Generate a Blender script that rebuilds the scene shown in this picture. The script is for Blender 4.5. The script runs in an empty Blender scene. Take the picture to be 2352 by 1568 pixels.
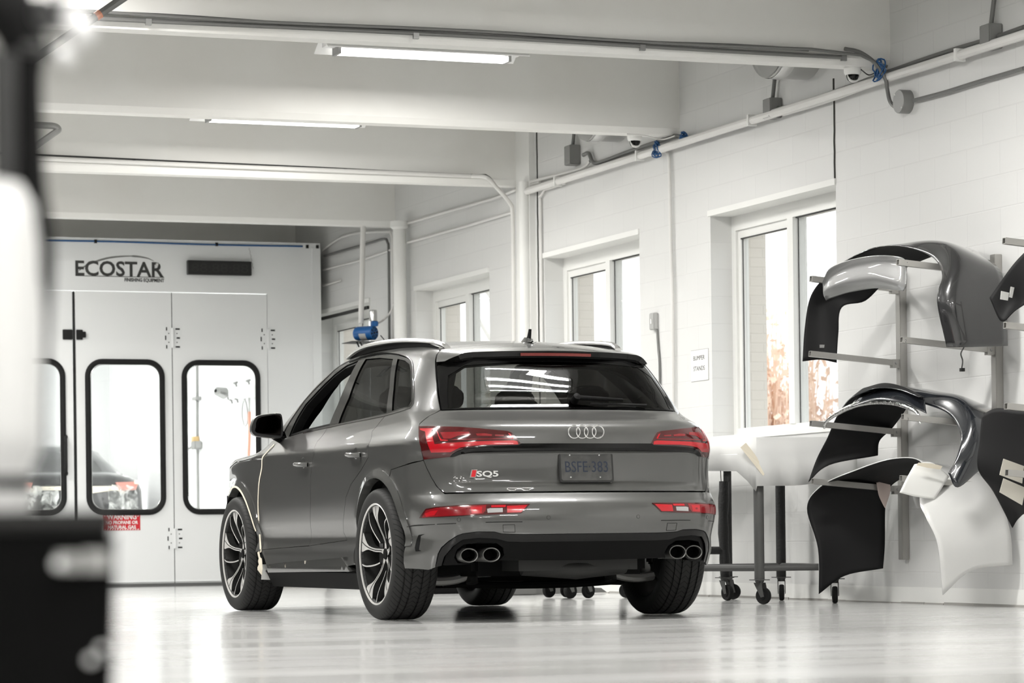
import bpy, bmesh, math, random
import numpy as np
from mathutils import Vector, Matrix
from mathutils.geometry import delaunay_2d_cdt
random.seed(7); np.random.seed(7)
PI = math.pi
SC = bpy.context.scene
COL = SC.collection
# ------------------------------------------------------------------ camera
FPX, CAM_H, HORIZ, ROLL, TW = 6800.0, 0.456, 1232.4, -0.012, 0.364
cr, sr = math.cos(ROLL), math.sin(ROLL)
RX = Vector((math.cos(TW), -math.sin(TW), 0)); FW = Vector((math.sin(TW), math.cos(TW), 0)); UP = Vector((0, 0, 1))
r_ax = cr*RX + sr*UP; u_ax = -sr*RX + cr*UP; b_ax = -FW
camd = bpy.data.cameras.new('camera'); cam = bpy.data.objects.new('camera', camd); COL.objects.link(cam)
cam.matrix_world = Matrix(((r_ax.x, u_ax.x, b_ax.x, 0), (r_ax.y, u_ax.y, b_ax.y, 0), (r_ax.z, u_ax.z, b_ax.z, CAM_H), (0, 0, 0, 1)))
camd.sensor_width = 36; camd.lens = FPX*36/2352
camd.shift_x = sr*(HORIZ-784)/2352; camd.shift_y = cr*(HORIZ-784)/2352
camd.clip_start = 0.05; camd.clip_end = 400
camd.dof.use_dof = True; camd.dof.focus_distance = 17.5; camd.dof.aperture_fstop = 5.6
SC.camera = cam
SC.view_settings.view_transform = 'Standard'; SC.view_settings.look = 'None'
SC.view_settings.gamma = 1; SC.view_settings.use_curve_mapping = False
SC.view_settings.exposure = 0.2
cy = SC.cycles
cy.use_denoising = True; cy.max_bounces = 8; cy.diffuse_bounces = 5; cy.glossy_bounces = 5
cy.transmission_bounces = 6; cy.transparent_max_bounces = 12; cy.sample_clamp_indirect = 6
cy.caustics_reflective = False; cy.caustics_refractive = False
# ------------------------------------------------------------------ sky: bright overcast day
wd = bpy.data.worlds.new('overcast_sky'); SC.world = wd; wd.use_nodes = True
wn = wd.node_tree.nodes; wl = wd.node_tree.links
wn['Background'].inputs[0].default_value = (0.97, 0.985, 1.0, 1)
wn['Background'].inputs[1].default_value = 2.0
# ------------------------------------------------------------------ room daylight and lamps
def area(name, loc, rot, sx, sy, power, col=(1, .985, .95)):
    l = bpy.data.lights.new(name, 'AREA'); l.shape = 'RECTANGLE'; l.size = sx; l.size_y = sy; l.energy = power; l.color = col
    o = bpy.data.objects.new(name, l); COL.objects.link(o); o.location = loc; o.rotation_euler = rot
    return o
for k, (wy0, wy1) in enumerate(((17.76, 19.77), (21.09, 23.1), (24.43, 26.4), (27.81, 29.4))):
    o = area('window_portal', (9.45, (wy0+wy1)/2, 1.98), (0, PI/2, 0), 1.65, 1.95, 1); o.data.cycles.is_portal = True
BEAM_Y = [16.97-3.33*k for k in range(7, 0, -1)]+[16.97, 20.3, 23.62, 27.0, 30.33]
# the suspended twin-tube fittings: one light per fitting, the size of its tubes
LAMPS = [(x, y, 3.73) for x, y in ((6.62, 19.02), (6.62, 22.35), (6.60, 14.53), (6.60, 10.2), (3.3, 16.2), (3.2, 12.1), (3.9, 24.15), (3.9, 24.5), (2.4, 20.9), (2.2, 18.4), (4.3, 27.4), (4.4, 21.3),  # first two in view, some read from reflections, the rest added for brightness
         (-1.0, 15.7), (-1.2, 12.2), (6.4, 8.9), (2.9, 8.6), (-2.8, 8.6), (5.6, 5.2), (0.6, 5.2), (3.4, .6), (1.2, -2.2), (-1.8, -3.4), (4.4, -3.0), (-.2, -.7), (-2.2, .6), (0.6, -5.4), (-2.6, -6.2))]  # all unseen; those around the camera added to brighten the foreground
for (x, y, z) in LAMPS:
    if y == 14.53: [area('tube_light', (x, y+dy, z-.035), (0, 0, 0), 1.12, .028, 30) for dy in (-.15, -.05, .05, .15)]; continue
    area('tube_light', (x, y, z-.035), (0, 0, 0), 1.12, .09, 82)
area('booth_ceiling_light', (5.7, 33.8, 3.25), (0, 0, 0), 2.0, 8.0, 330, (1, .985, .95))
# ------------------------------------------------------------------ picture-to-place helpers (measure once, in metres)
def ray(px, py):
    a, b = px-1176, py-784
    u = cr*a+sr*b; v = -sr*a+cr*b-(HORIZ-784)
    return RX*(u/FPX)+FW+UP*(-v/FPX)
CO = Vector((0, 0, CAM_H))
def onx(px, py, x): d = ray(px, py); return CO+d*(x/d.x)
def ony(px, py, y): d = ray(px, py); return CO+d*(y/d.y)
def onz(px, py, z=0): d = ray(px, py); return CO+d*((z-CAM_H)/d.z)
def ond(px, py, dist): return CO+ray(px, py)*dist
# ------------------------------------------------------------------ materials
MATS = {}
def mat(name, col, rough=.5, metal=0, coat=0, **k):
    if name in MATS: return MATS[name]
    m = bpy.data.materials.new(name); m.use_nodes = True; MATS[name] = m
    b = m.node_tree.nodes['Principled BSDF']
    b.inputs['Base Color'].default_value = (*col, 1); b.inputs['Roughness'].default_value = rough; b.inputs['Metallic'].default_value = metal
    b.inputs['Coat Weight'].default_value = coat; b.inputs['Coat Roughness'].default_value = .02
    if 'spec' in k: b.inputs['Specular IOR Level'].default_value = k['spec']
    if 'emit' in k:
        b.inputs['Emission Color'].default_value = (*k['emit'][:3], 1); b.inputs['Emission Strength'].default_value = k['emit'][3]
    if 'bump' in k:
        sc, st = k['bump']; nt = m.node_tree
        n = nt.nodes.new('ShaderNodeTexNoise'); n.inputs['Scale'].default_value = sc; n.inputs['Detail'].default_value = 4
        t = nt.nodes.new('ShaderNodeTexCoord'); bp = nt.nodes.new('ShaderNodeBump'); bp.inputs['Strength'].default_value = st; bp.inputs['Distance'].default_value = .01
        nt.links.new(t.outputs['Object'], n.inputs['Vector']); nt.links.new(n.outputs['Fac'], bp.inputs['Height']); nt.links.new(bp.outputs['Normal'], b.inputs['Normal'])
    if 'vary' in k:   # patchy colour of the thing itself
        sc, c2 = k['vary']; nt = m.node_tree
        n = nt.nodes.new('ShaderNodeTexNoise'); n.inputs['Scale'].default_value = sc; n.inputs['Detail'].default_value = 5
        t = nt.nodes.new('ShaderNodeTexCoord'); mx = nt.nodes.new('ShaderNodeMix'); mx.data_type = 'RGBA'
        r = nt.nodes.new('ShaderNodeValToRGB'); r.color_ramp.elements[0].position = .42; r.color_ramp.elements[1].position = .62
        nt.links.new(t.outputs['Object'], n.inputs['Vector']); nt.links.new(n.outputs['Fac'], r.inputs['Fac']); nt.links.new(r.outputs['Color'], mx.inputs['Factor'])
        mx.inputs['A'].default_value = (*col, 1); mx.inputs['B'].default_value = (*c2, 1); nt.links.new(mx.outputs['Result'], b.inputs['Base Color'])
    return m
def glass_mat(name, tint, refl=1.0, rough=0.0):
    if name in MATS: return MATS[name]
    m = bpy.data.materials.new(name); m.use_nodes = True; MATS[name] = m; nt = m.node_tree; nt.nodes.clear()
    o = nt.nodes.new('ShaderNodeOutputMaterial'); t = nt.nodes.new('ShaderNodeBsdfTransparent'); g = nt.nodes.new('ShaderNodeBsdfGlossy')
    mx = nt.nodes.new('ShaderNodeMixShader'); lw = nt.nodes.new('ShaderNodeLayerWeight'); lw.inputs[0].default_value = .5
    pw = nt.nodes.new('ShaderNodeMath'); pw.operation = 'POWER'; pw.inputs[1].default_value = 5; fr = nt.nodes.new('ShaderNodeMath'); fr.operation = 'MULTIPLY_ADD'; fr.inputs[1].default_value = .96; fr.inputs[2].default_value = .04
    nt.links.new(lw.outputs['Facing'], pw.inputs[0]); nt.links.new(pw.outputs[0], fr.inputs[0])
    mu = nt.nodes.new('ShaderNodeMath'); mu.operation = 'MULTIPLY'; mu.inputs[1].default_value = refl; mu.use_clamp = True
    t.inputs[0].default_value = (*tint, 1); g.inputs['Roughness'].default_value = rough
    nt.links.new(fr.outputs[0], mu.inputs[0]); nt.links.new(mu.outputs[0], mx.inputs[0]); nt.links.new(t.outputs[0], mx.inputs[1]); nt.links.new(g.outputs[0], mx.inputs[2]); nt.links.new(mx.outputs[0], o.inputs[0])
    return m
white = mat('white_paint', (.80, .80, .78), .55)
beamw = mat('beam_white_paint', (.81, .805, .78), .6, bump=(3, .12), vary=(1.3, (.78, .77, .74)))
black = mat('black_plastic', (.006, .006, .006), .5, spec=.35)
rubber = mat('black_rubber', (.010, .010, .010), .75, spec=.3)
steel = mat('galvanised_steel', (.42, .42, .41), .35, .85)
greysteel = mat('grey_painted_steel', (.25, .25, .245), .4, .3)
chrome = mat('chrome', (.9, .9, .9), .08, 1)
# ------------------------------------------------------------------ object helpers
def tag(o, label=None, cat=None, group=None, kind=None):
    if label: o['label'] = label
    if cat: o['category'] = cat
    if group: o['group'] = group
    if kind: o['kind'] = kind
    return o
def empty(name, loc, rz=0, label=None, cat=None, group=None, kind=None):
    o = bpy.data.objects.new(name, None); COL.objects.link(o); o.location = loc; o.rotation_euler = (0, 0, rz); o.empty_display_size = .1
    o.matrix_world = Matrix.Translation(Vector(loc)) @ Matrix.Rotation(rz, 4, 'Z')
    return tag(o, label, cat, group, kind)
def mesh(name, vs, fs, m, parent=None, smooth=False, local=False, normals=None, autosm=None):
    """one mesh object; coordinates are world ones unless local=True (then in the parent's frame)"""
    me = bpy.data.meshes.new(name)
    vs = [tuple(v) for v in vs]
    if parent is not None and not local:
        iw = wmat(parent).inverted(); vs = [tuple(iw @ Vector(v)) for v in vs]
    me.from_pydata(vs, [], [tuple(f) for f in fs]); me.materials.append(m)
    o = bpy.data.objects.new(name, me); COL.objects.link(o)
    if parent is not None: o.parent = parent
    if smooth:
        me.shade_smooth()
        if autosm: 
            try: me.set_sharp_from_angle(angle=math.radians(autosm))
            except Exception: pass
    if normals is not None:
        me.shade_smooth(); me.normals_split_custom_set_from_vertices([tuple(n) for n in normals])
    return o
def wmat(o):
    M = o.matrix_basis.copy() if o.type != 'EMPTY' or o.parent else Matrix.Translation(o.location) @ o.rotation_euler.to_matrix().to_4x4()
    return wmat(o.parent) @ M if o.parent else M
class MB:
    """collects shapes for ONE mesh"""
    def __init__(s): s.v = []; s.f = []
    def add(s, vs, fs):
        n = len(s.v); s.v += [Vector(v) for v in vs]; s.f += [tuple(i+n for i in f) for f in fs]; return s
    def box(s, c, d, M=None):
        x, y, z = d[0]/2, d[1]/2, d[2]/2
        vs = [Vector((sx*x, sy*y, sz*z)) for sx in (-1, 1) for sy in (-1, 1) for sz in (-1, 1)]
        if M is not None: vs = [M @ v for v in vs]
        vs = [v+Vector(c) for v in vs]
        return s.add(vs, [(0, 1, 3, 2), (4, 6, 7, 5), (0, 4, 5, 1), (2, 3, 7, 6), (0, 2, 6, 4), (1, 5, 7, 3)])
    def bbox(s, a, b):
        return s.box([(a[i]+b[i])/2 for i in range(3)], [abs(b[i]-a[i]) for i in range(3)])
    def tube(s, pts, r, n=10, cap=True, close=False):
        pts = [Vector(p) for p in pts]; m = len(pts)
        rs = r if isinstance(r, (list, tuple)) else [r]*m
        rings = []; nrm = None
        for i, p in enumerate(pts):
            a = pts[(i-1) % m] if (i > 0 or close) else p; b = pts[(i+1) % m] if (i < m-1 or close) else p
            t = (b-a).normalized()
            if nrm is None:
                nrm = t.cross(Vector((0, 0, 1)));  nrm = t.cross(Vector((1, 0, 0))) if nrm.length < .1 else nrm
            nrm = (nrm-t*nrm.dot(t)).normalized(); bi = t.cross(nrm)
            rings.append([p+(nrm*math.cos(2*PI*k/n)+bi*math.sin(2*PI*k/n))*rs[i] for k in range(n)])
        vs = [v for g in rings for v in g]; fs = []
        for i in range(m if close else m-1):
            j = (i+1) % m
            for k in range(n): fs.append((i*n+k, i*n+(k+1) % n, j*n+(k+1) % n, j*n+k))
        if cap and not close: fs.append(tuple(range(n))[::-1]); fs.append(tuple((m-1)*n+k for k in range(n)))
        return s.add(vs, fs)
    def cyl(s, a, b, r, n=20, r2=None): return s.tube([a, b], [r, r if r2 is None else r2], n)
    def lathe(s, prof, c, axis=(0, 0, 1), n=32, ang=2*PI):
        """prof: (radius, height) pairs about an axis through c"""
        ax = Vector(axis).normalized(); e = ax.cross(Vector((0, 0, 1))); e = Vector((1, 0, 0)) if e.length < .1 else e.normalized(); g = ax.cross(e); c = Vector(c)
        vs = []; m = len(prof)
        for k in range(n):
            a = ang*k/n
            for (r, h) in prof: vs.append(c+ax*h+(e*math.cos(a)+g*math.sin(a))*r)
        fs = []
        for k in range(n):
            k2 = (k+1) % n
            for i in range(m-1): fs.append((k*m+i, k2*m+i, k2*m+i+1, k*m+i+1))
        return s.add(vs, fs)
    def prism(s, poly, d):
        """planar polygon (3D points) pushed along vector d"""
        poly = [Vector(p) for p in poly]; n = len(poly); d = Vector(d)
        vs = poly+[p+d for p in poly]
        return s.add(vs, [tuple(range(n))[::-1], tuple(range(n, 2*n))]+[(i, (i+1) % n, (i+1) % n+n, i+n) for i in range(n)])
    def build(s, name, m, parent=None, smooth=False, local=False, autosm=35, bevel=0, fix=True):
        o = mesh(name, s.v, s.f, m, parent, smooth, local, autosm=autosm)
        if fix:
            bm = bmesh.new(); bm.from_mesh(o.data); bmesh.ops.recalc_face_normals(bm, faces=bm.faces)
            if bevel: bmesh.ops.bevel(bm, geom=[e for e in bm.edges if e.calc_face_angle(0) > .6], offset=bevel, segments=2, affect='EDGES')
            bm.to_mesh(o.data); bm.free()
            if smooth:
                o.data.shade_smooth()
                o.data.set_sharp_from_angle(angle=math.radians(autosm))
        return o
def catmull(pts, n=6, close=False):
    P = [np.array(p, float) for p in pts]; m = len(P); out = []
    for i in range(m if close else m-1):
        p0 = P[(i-1) % m] if (i > 0 or close) else 2*P[0]-P[1]; p1 = P[i]; p2 = P[(i+1) % m]
        p3 = P[(i+2) % m] if (i < m-2 or close) else 2*P[m-1]-P[m-2]
        for k in range(n):
            t = k/n; out.append(.5*((2*p1)+(-p0+p2)*t+(2*p0-5*p1+4*p2-p3)*t*t+(-p0+3*p1-3*p2+p3)*t**3))
    if not close: out.append(P[-1])
    return out
def sheet(name, rows, m, parent=None, thick=.004, nu=6, nv=6, rim=True):
    """curved skin through rows of 3D points, with real thickness"""
    R = [catmull(r, nu) for r in rows]; cols = [catmull([R[i][j] for i in range(len(R))], nv) for j in range(len(R[0]))]
    a, b = len(cols), len(cols[0]); vs = [tuple(cols[i][j]) for i in range(a) for j in range(b)]
    fs = [(i*b+j, (i+1)*b+j, (i+1)*b+j+1, i*b+j+1) for i in range(a-1) for j in range(b-1)]
    o = mesh(name, vs, fs, m, parent, True)
    md = o.modifiers.new('thickness', 'SOLIDIFY'); md.thickness = thick; md.offset = 0
    return o
def text_obj(name, body, size, M, m, parent=None, ext=.0008, bold=0, align='LEFT', sx=1, local=False, fix=None):
    """raised lettering as a mesh; M places it (local x right, y up, z out)"""
    cu = bpy.data.curves.new(name, 'FONT'); cu.body = body; cu.size = size; cu.extrude = ext; cu.offset = bold; cu.align_x = align; cu.resolution_u = 3
    t = bpy.data.objects.new(name, cu); COL.objects.link(t)
    dg = bpy.context.evaluated_depsgraph_get(); me = bpy.data.meshes.new_from_object(t.evaluated_get(dg)); bpy.data.objects.remove(t)
    vs = [Vector((v.co.x*sx, v.co.y, v.co.z)) for v in me.vertices]
    if fix:  # fit to width
        xs = [v.x for v in vs]; k = fix/(max(xs)-min(xs)); x0 = min(xs); vs = [Vector(((v.x-x0)*k, v.y, v.z)) for v in vs]
    vs = [M @ v for v in vs]; fs = [tuple(p.vertices) for p in me.polygons]; bpy.data.meshes.remove(me)
    return mesh(name, vs, fs, m, parent, local=local)
def frame_M(o, x, y):
    x = Vector(x).normalized(); y = Vector(y); y = (y-x*y.dot(x)).normalized(); z = x.cross(y)
    return Matrix(((x.x, y.x, z.x, o[0]), (x.y, y.y, z.y, o[1]), (x.z, y.z, z.z, o[2]), (0, 0, 0, 1)))
# ================================================================== the setting
WX = 9.1
def block_wall_mat(name, ax, col, bw=.4, bh=.2, mort=.005, strength=.28, mc=None):
    m = mat(name, col, .5); nt = m.node_tree; b = nt.nodes['Principled BSDF']
    tc = nt.nodes.new('ShaderNodeTexCoord'); sp = nt.nodes.new('ShaderNodeSeparateXYZ'); cb = nt.nodes.new('ShaderNodeCombineXYZ')
    br = nt.nodes.new('ShaderNodeTexBrick'); bp = nt.nodes.new('ShaderNodeBump'); no = nt.nodes.new('ShaderNodeTexNoise'); mx = nt.nodes.new('ShaderNodeMath'); mx.operation = 'ADD'
    nt.links.new(tc.outputs['Object'], sp.inputs[0]); nt.links.new(sp.outputs[ax], cb.inputs[0]); nt.links.new(sp.outputs['Z'], cb.inputs[1]); nt.links.new(cb.outputs[0], br.inputs['Vector'])
    br.inputs['Scale'].default_value = 1; br.inputs['Brick Width'].default_value = bw; br.inputs['Row Height'].default_value = bh; br.inputs['Mortar Size'].default_value = mort; br.inputs['Mortar Smooth'].default_value = .6
    br.inputs['Color1'].default_value = (*col, 1); br.inputs['Color2'].default_value = (*[c*.985 for c in col], 1); br.inputs['Mortar'].default_value = (*(mc or [c*.95 for c in col]), 1)
    no.inputs['Scale'].default_value = 30; no.inputs['Detail'].default_value = 3; nt.links.new(tc.outputs['Object'], no.inputs['Vector'])
    m2 = nt.nodes.new('ShaderNodeMath'); m2.operation = 'MULTIPLY'; m2.inputs[1].default_value = .25
    inv = nt.nodes.new('ShaderNodeMath'); inv.operation = 'SUBTRACT'; inv.inputs[0].default_value = 1; nt.links.new(br.outputs['Fac'], inv.inputs[1])
    nt.links.new(no.outputs['Fac'], m2.inputs[0]); nt.links.new(inv.outputs[0], mx.inputs[0]); nt.links.new(m2.outputs[0], mx.inputs[1]); nt.links.new(mx.outputs[0], bp.inputs['Height'])
    bp.inputs['Strength'].default_value = strength; bp.inputs['Distance'].default_value = .004
    nt.links.new(br.outputs['Color'], b.inputs['Base Color']); nt.links.new(bp.outputs['Normal'], b.inputs['Normal'])
    return m
wallm = block_wall_mat('painted_block_wall', 'Y', (.68, .68, .67))
wallx = block_wall_mat('painted_block_cross_wall', 'X', (.62, .62, .60))
# floor: polished grey-white epoxy, streaky gloss
fm = mat('epoxy_floor', (.44, .44, .43), .2); nt = fm.node_tree; b = nt.nodes['Principled BSDF']
tc = nt.nodes.new('ShaderNodeTexCoord'); mp = nt.nodes.new('ShaderNodeMapping'); mp.inputs['Scale'].default_value = (.30, 1.3, 1); mp.inputs['Rotation'].default_value = (0, 0, .36)
n1 = nt.nodes.new('ShaderNodeTexNoise'); n1.inputs['Scale'].default_value = 1.6; n1.inputs['Detail'].default_value = 6
nt.links.new(tc.outputs['Object'], mp.inputs[0]); nt.links.new(mp.outputs[0], n1.inputs['Vector'])
mr = nt.nodes.new('ShaderNodeMapRange'); mr.inputs[1].default_value = .3; mr.inputs[2].default_value = .7; mr.inputs[3].default_value = .13; mr.inputs[4].default_value = .19
nt.links.new(n1.outputs['Fac'], mr.inputs[0]); nt.links.new(mr.outputs[0], b.inputs['Roughness'])
cr_ = nt.nodes.new('ShaderNodeMix'); cr_.data_type = 'RGBA'; cr_.inputs['A'].default_value = (.52, .52, .515, 1); cr_.inputs['B'].default_value = (.45, .45, .44, 1)
n2 = nt.nodes.new('ShaderNodeTexNoise'); n2.inputs['Scale'].default_value = 1.1; n2.inputs['Detail'].default_value = 8; nt.links.new(mp.outputs[0], n2.inputs['Vector'])
mr2 = nt.nodes.new('ShaderNodeMapRange'); mr2.inputs[1].default_value = .4; mr2.inputs[2].default_value = .68; nt.links.new(n2.outputs['Fac'], mr2.inputs[0])
nt.links.new(mr2.outputs[0], cr_.inputs['Factor']); nt.links.new(cr_.outputs['Result'], b.inputs['Base Color'])
bp = nt.nodes.new('ShaderNodeBump'); bp.inputs['Strength'].default_value = .05; bp.inputs['Distance'].default_value = .01
n3 = nt.nodes.new('ShaderNodeTexNoise'); n3.inputs['Scale'].default_value = 2.5; n3.inputs['Detail'].default_value = 3; nt.links.new(tc.outputs['Object'], n3.inputs['Vector'])
nt.links.new(n3.outputs['Fac'], bp.inputs['Height']); nt.links.new(bp.outputs['Normal'], b.inputs['Normal']); b.inputs['Specular IOR Level'].default_value = .75
YF, YB, XL = -9.0, 43.0, -7.0
def struct(name, mb, m, **k):
    return tag(mb.build(name, m, **k), kind='structure')
struct('floor', MB().bbox((XL-.2, YF, -.2), (WX+.4, YB, 0)), fm)
struct('ceiling', MB().bbox((XL-.2, YF, 4.25), (WX+.4, YB, 4.4)), mat('grey_roof_deck', (.50, .50, .485), .7))
WINS = [(17.76, 19.77, 2.80, 1.16), (21.09, 23.10, 2.80, 1.16), (24.43, 26.42, 2.80, 1.16), (27.81, 29.60, 2.80, 1.16)]
w = MB(); X1 = WX+.43
ys = [YF]+[v for a in WINS for v in a[:2]]+[YB]
for i in range(0, len(ys), 2): w.bbox((WX, ys[i], 0), (X1, ys[i+1], 4.25))
for (a, b_, zt, zb) in WINS: w.bbox((WX, a, 0), (X1, b_, zb)); w.bbox((WX, a, zt), (X1, b_, 4.25))
struct('wall_right', w, wallm)
struct('wall_left', MB().bbox((XL-.2, YF, 0), (XL, YB, 4.25)), mat('left_wall_paint', (.13, .13, .125), .6))
struct('wall_back', MB().bbox((XL, YF-.2, 0), (WX, YF, 4.25)), wallx)
struct('wall_far', MB().bbox((XL, YB, 0), (WX, YB+.2, 4.25)), mat('far_wall_paint', (.24, .24, .23), .7))
# low kerb line of rough mortar where wall meets floor
k = MB(); yy = YF; random.seed(3)
while yy < YB:
    L = random.uniform(.15, .5); h = random.uniform(.006, .016); d = random.uniform(.006, .02)
    k.bbox((WX-d, yy, 0), (WX+.01, min(yy+L, YB), h)); yy += L
struct('trim_1', k, mat('rough_mortar', (.36, .35, .33), .9))
struct('trim_2', MB().bbox((WX-.006, YF, .0), (WX+.01, YB, .105)), white)
# open wall joints (dark vertical cracks)
for i, (y, z0, z1) in enumerate(((17.765, 2.80, 3.56), (23.235, 1.0, 4.2))):
    pts = []; z = z0
    while z < z1: pts.append((WX-.001, y+random.uniform(-.004, .004), z)); z += .07
    struct('trim_%d' % (3+i), MB().tube(pts, .008, 6), mat('dark_joint', (.05, .05, .045), .9))
# beams: stems of the roof slab with a small chamfer below
prof = [(0, 4.3), (0, 3.50), (.03, 3.455), (.17, 3.455), (.20, 3.50), (.24, 4.3)]
for i, y in enumerate(BEAM_Y):
    m = MB(); x0, x1 = XL, WX
    m.prism([(x0, y+a, z) for a, z in prof], (x1-x0, 0, 0))
    struct('trim_%d' % (10+i), m, beamw)
# wall pilasters under beam ends
struct('trim_30', MB().bbox((WX-.05, 23.30, 0), (WX, 23.62, 4.25)), white)
# windows: outside brick reveal, white frame, sliding sash, panes, insect screen
brickm = block_wall_mat('outer_brick', 'X', (.62, .58, .53), .21, .07, .008)
clear = glass_mat('clear_glass', (.97, .98, .98), .8)
screen = mat('insect_screen', (.55, .55, .55), .8)
nt = screen.node_tree; tr = nt.nodes.new('ShaderNodeBsdfTransparent'); mx = nt.nodes.new('ShaderNodeMixShader'); mx.inputs[0].default_value = .13
nt.links.new(tr.outputs[0], mx.inputs[1]); nt.links.new(nt.nodes['Principled BSDF'].outputs[0], mx.inputs[2]); nt.links.new(mx.outputs[0], nt.nodes['Material Output'].inputs[0])
darkseal = mat('dark_seal', (.04, .04, .04), .6)
frm = mat('vinyl_frame', (.78, .78, .76), .35)
for i, (a, b_, zt, zb) in enumerate(WINS):
    e = empty('window_%d' % (i+1), (WX+.2, (a+b_)/2, zb), kind='structure')
    fx0, fx1 = WX+.17, WX+.27
    f = MB(); t = .07
    f.bbox((fx0, a, zb), (fx1, b_, zb+t)); f.bbox((fx0, a, zt-t-.05), (fx1, b_, zt)); f.bbox((fx0, a, zb+t), (fx1, a+t, zt-t-.05)); f.bbox((fx0, b_-t, zb+t), (fx1, b_, zt-t-.05))
    mid = (a+b_)/2+.02
    f.bbox((fx0-.01, mid-.045, zb+t), (fx1, mid+.045, zt-t-.05))
    f.bbox((fx0+.02, mid+.045, zb+t), (fx1-.02, mid+.09, zt-t-.05)); f.bbox((fx0+.02, b_-t-.05, zb+t), (fx1-.02, b_-t, zt-t-.05)); f.bbox((fx0+.02, mid+.09, zt-t-.11), (fx1-.02, b_-t-.05, zt-t-.05))
    f.build('window_frame', frm, e)
    s = MB()
    for q in (mid-.05, b_-t-.055): s.bbox((fx0+.03, q-.002, zb+t), (fx0+.036, q+.002, zt-t-.05))
    s.bbox((fx0+.015, a+t, zt-t-.058), (fx0+.03, mid-.045, zt-t-.05)); s.bbox((fx0+.015, mid+.09, zt-t-.118), (fx0+.03, b_-t-.05, zt-t-.11))
    s.build('glazing_seal', darkseal, e)
    MB().bbox((fx0+.04, a+t, zb+t), (fx0+.046, mid-.045, zt-t-.05)).build('pane', clear, e)
    MB().bbox((fx0+.055, mid+.045, zb+t), (fx0+.061, b_-t-.05, zt-t-.05)).build('pane', clear, e)
    MB().bbox((fx0+.08, a+t, zb+t), (fx0+.082, mid-.045, zt-t-.05)).build('insect_screen', screen, e)
    MB().bbox((WX-.012, a-.005, zt-.012), (WX+.17, b_+.03, zt+.03)).build('lintel_flashing', white, e)
    MB().bbox((WX-.01, a, zb-.02), (WX+.18, b_, zb+.012)).build('window_sill', white, e)
    m = MB(); m.bbox((WX+.272, b_-.012, zb), (X1+.01, b_+.02, zt)); m.build("brick_reveal", brickm, e)
# ------------------------------------------------------------------ outdoors: bare shrubs and trees behind the windows
struct('ground', MB().bbox((WX+.6, -5, -.4), (70, 95, -.3)), mat('winter_grass', (.42, .40, .33), .9, vary=(2, (.55, .54, .50))))
def twig_tree(name, x, y, h, col, seed, label, cat, spread=.55, depth=5, r0=.05, n0=3, group=None):
    rnd = random.Random(seed); mb = MB()
    def br(p, d, L, r, k):
        q = p+d*L; mb.tube([p, (p+q)/2+Vector([rnd.uniform(-.04, .04)*L for _ in range(3)]), q], [r, r*.85, r*.7], 4, cap=False)
        if k == 0: return
        for _ in range(n0 if k > 2 else 3):
            dd = (d+Vector((rnd.uniform(-1, 1), rnd.uniform(-1, 1), rnd.uniform(-.35, .7)))*spread).normalized()
            br(q, dd, L*rnd.uniform(.62, .85), r*.62, k-1)
    br(Vector((x, y, -.3)), Vector((0, 0, 1)), h*.3, r0, depth)
    return tag(mb.build(name, mat(name+'_bark_%d' % seed, col, .9), fix=False), label, cat, group)
for i, (x, y, h, c, lab) in enumerate(((20, 42, 11, (.80, .79, .77), 'tall pale bare tree outside, seen through the nearest window'), (26, 58, 13, (.84, .83, .81), 'tall pale bare tree outside, seen through the second window'), (22, 57, 11, (.80, .78, .74), 'slim bare tree outside, seen through the third window'), (35, 66, 13, (.86, .85, .84), 'bare tree outside, bark paled as if overexposed, behind the others'), (16.5, 52, 8, (.76, .74, .70), 'bare tree outside, seen through the far window beside the booth'))):  # bark colours paled to imitate overexposed outdoor light
    twig_tree('bare_tree', x, y, h, c, 10+i, lab, 'tree', r0=.09, n0=3, depth=6)
def bush(x, y, r, h, col, seed, label):
    rnd = random.Random(seed); mb = MB()
    for k in range(900):
        a = rnd.uniform(0, 2*PI); q = rnd.uniform(0, r); p = Vector((x+q*math.cos(a), y+q*math.sin(a), -.3)); 
        tp = p+Vector((rnd.uniform(-.5, .5), rnd.uniform(-.5, .5), h*rnd.uniform(.4, 1)*(1-.4*q/r)))
        mb.tube([p, (p+tp)/2+Vector((rnd.uniform(-.15, .15), rnd.uniform(-.15, .15), 0)), tp], [.012, .010, .004], 3, cap=False)
        for _ in range(5):
            c = p.lerp(tp, rnd.uniform(.4, 1)); u = Vector([rnd.uniform(-1, 1) for _ in range(3)])*.055; v = Vector([rnd.uniform(-1, 1) for _ in range(3)])*.055
            mb.add([c-u, c+v, c+u, c-v], [(0, 1, 2, 3)])
    return tag(mb.build('dry_bush', mat('dry_leaves_%d' % seed, col, .9), fix=False), label, 'bush')
bush(16.2, 33.4, 1.4, 3.8, (.86, .66, .52), 31, 'rust-brown dry bush outside the nearest window')
bush(17.2, 43.5, 1.4, 4.8, (.84, .77, .66), 32, 'tan dry bush outside the third window')
bush(17.5, 30.0, 1.5, 3.8, (.86, .80, .72), 33, 'pale dry bush outside the second window')
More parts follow.
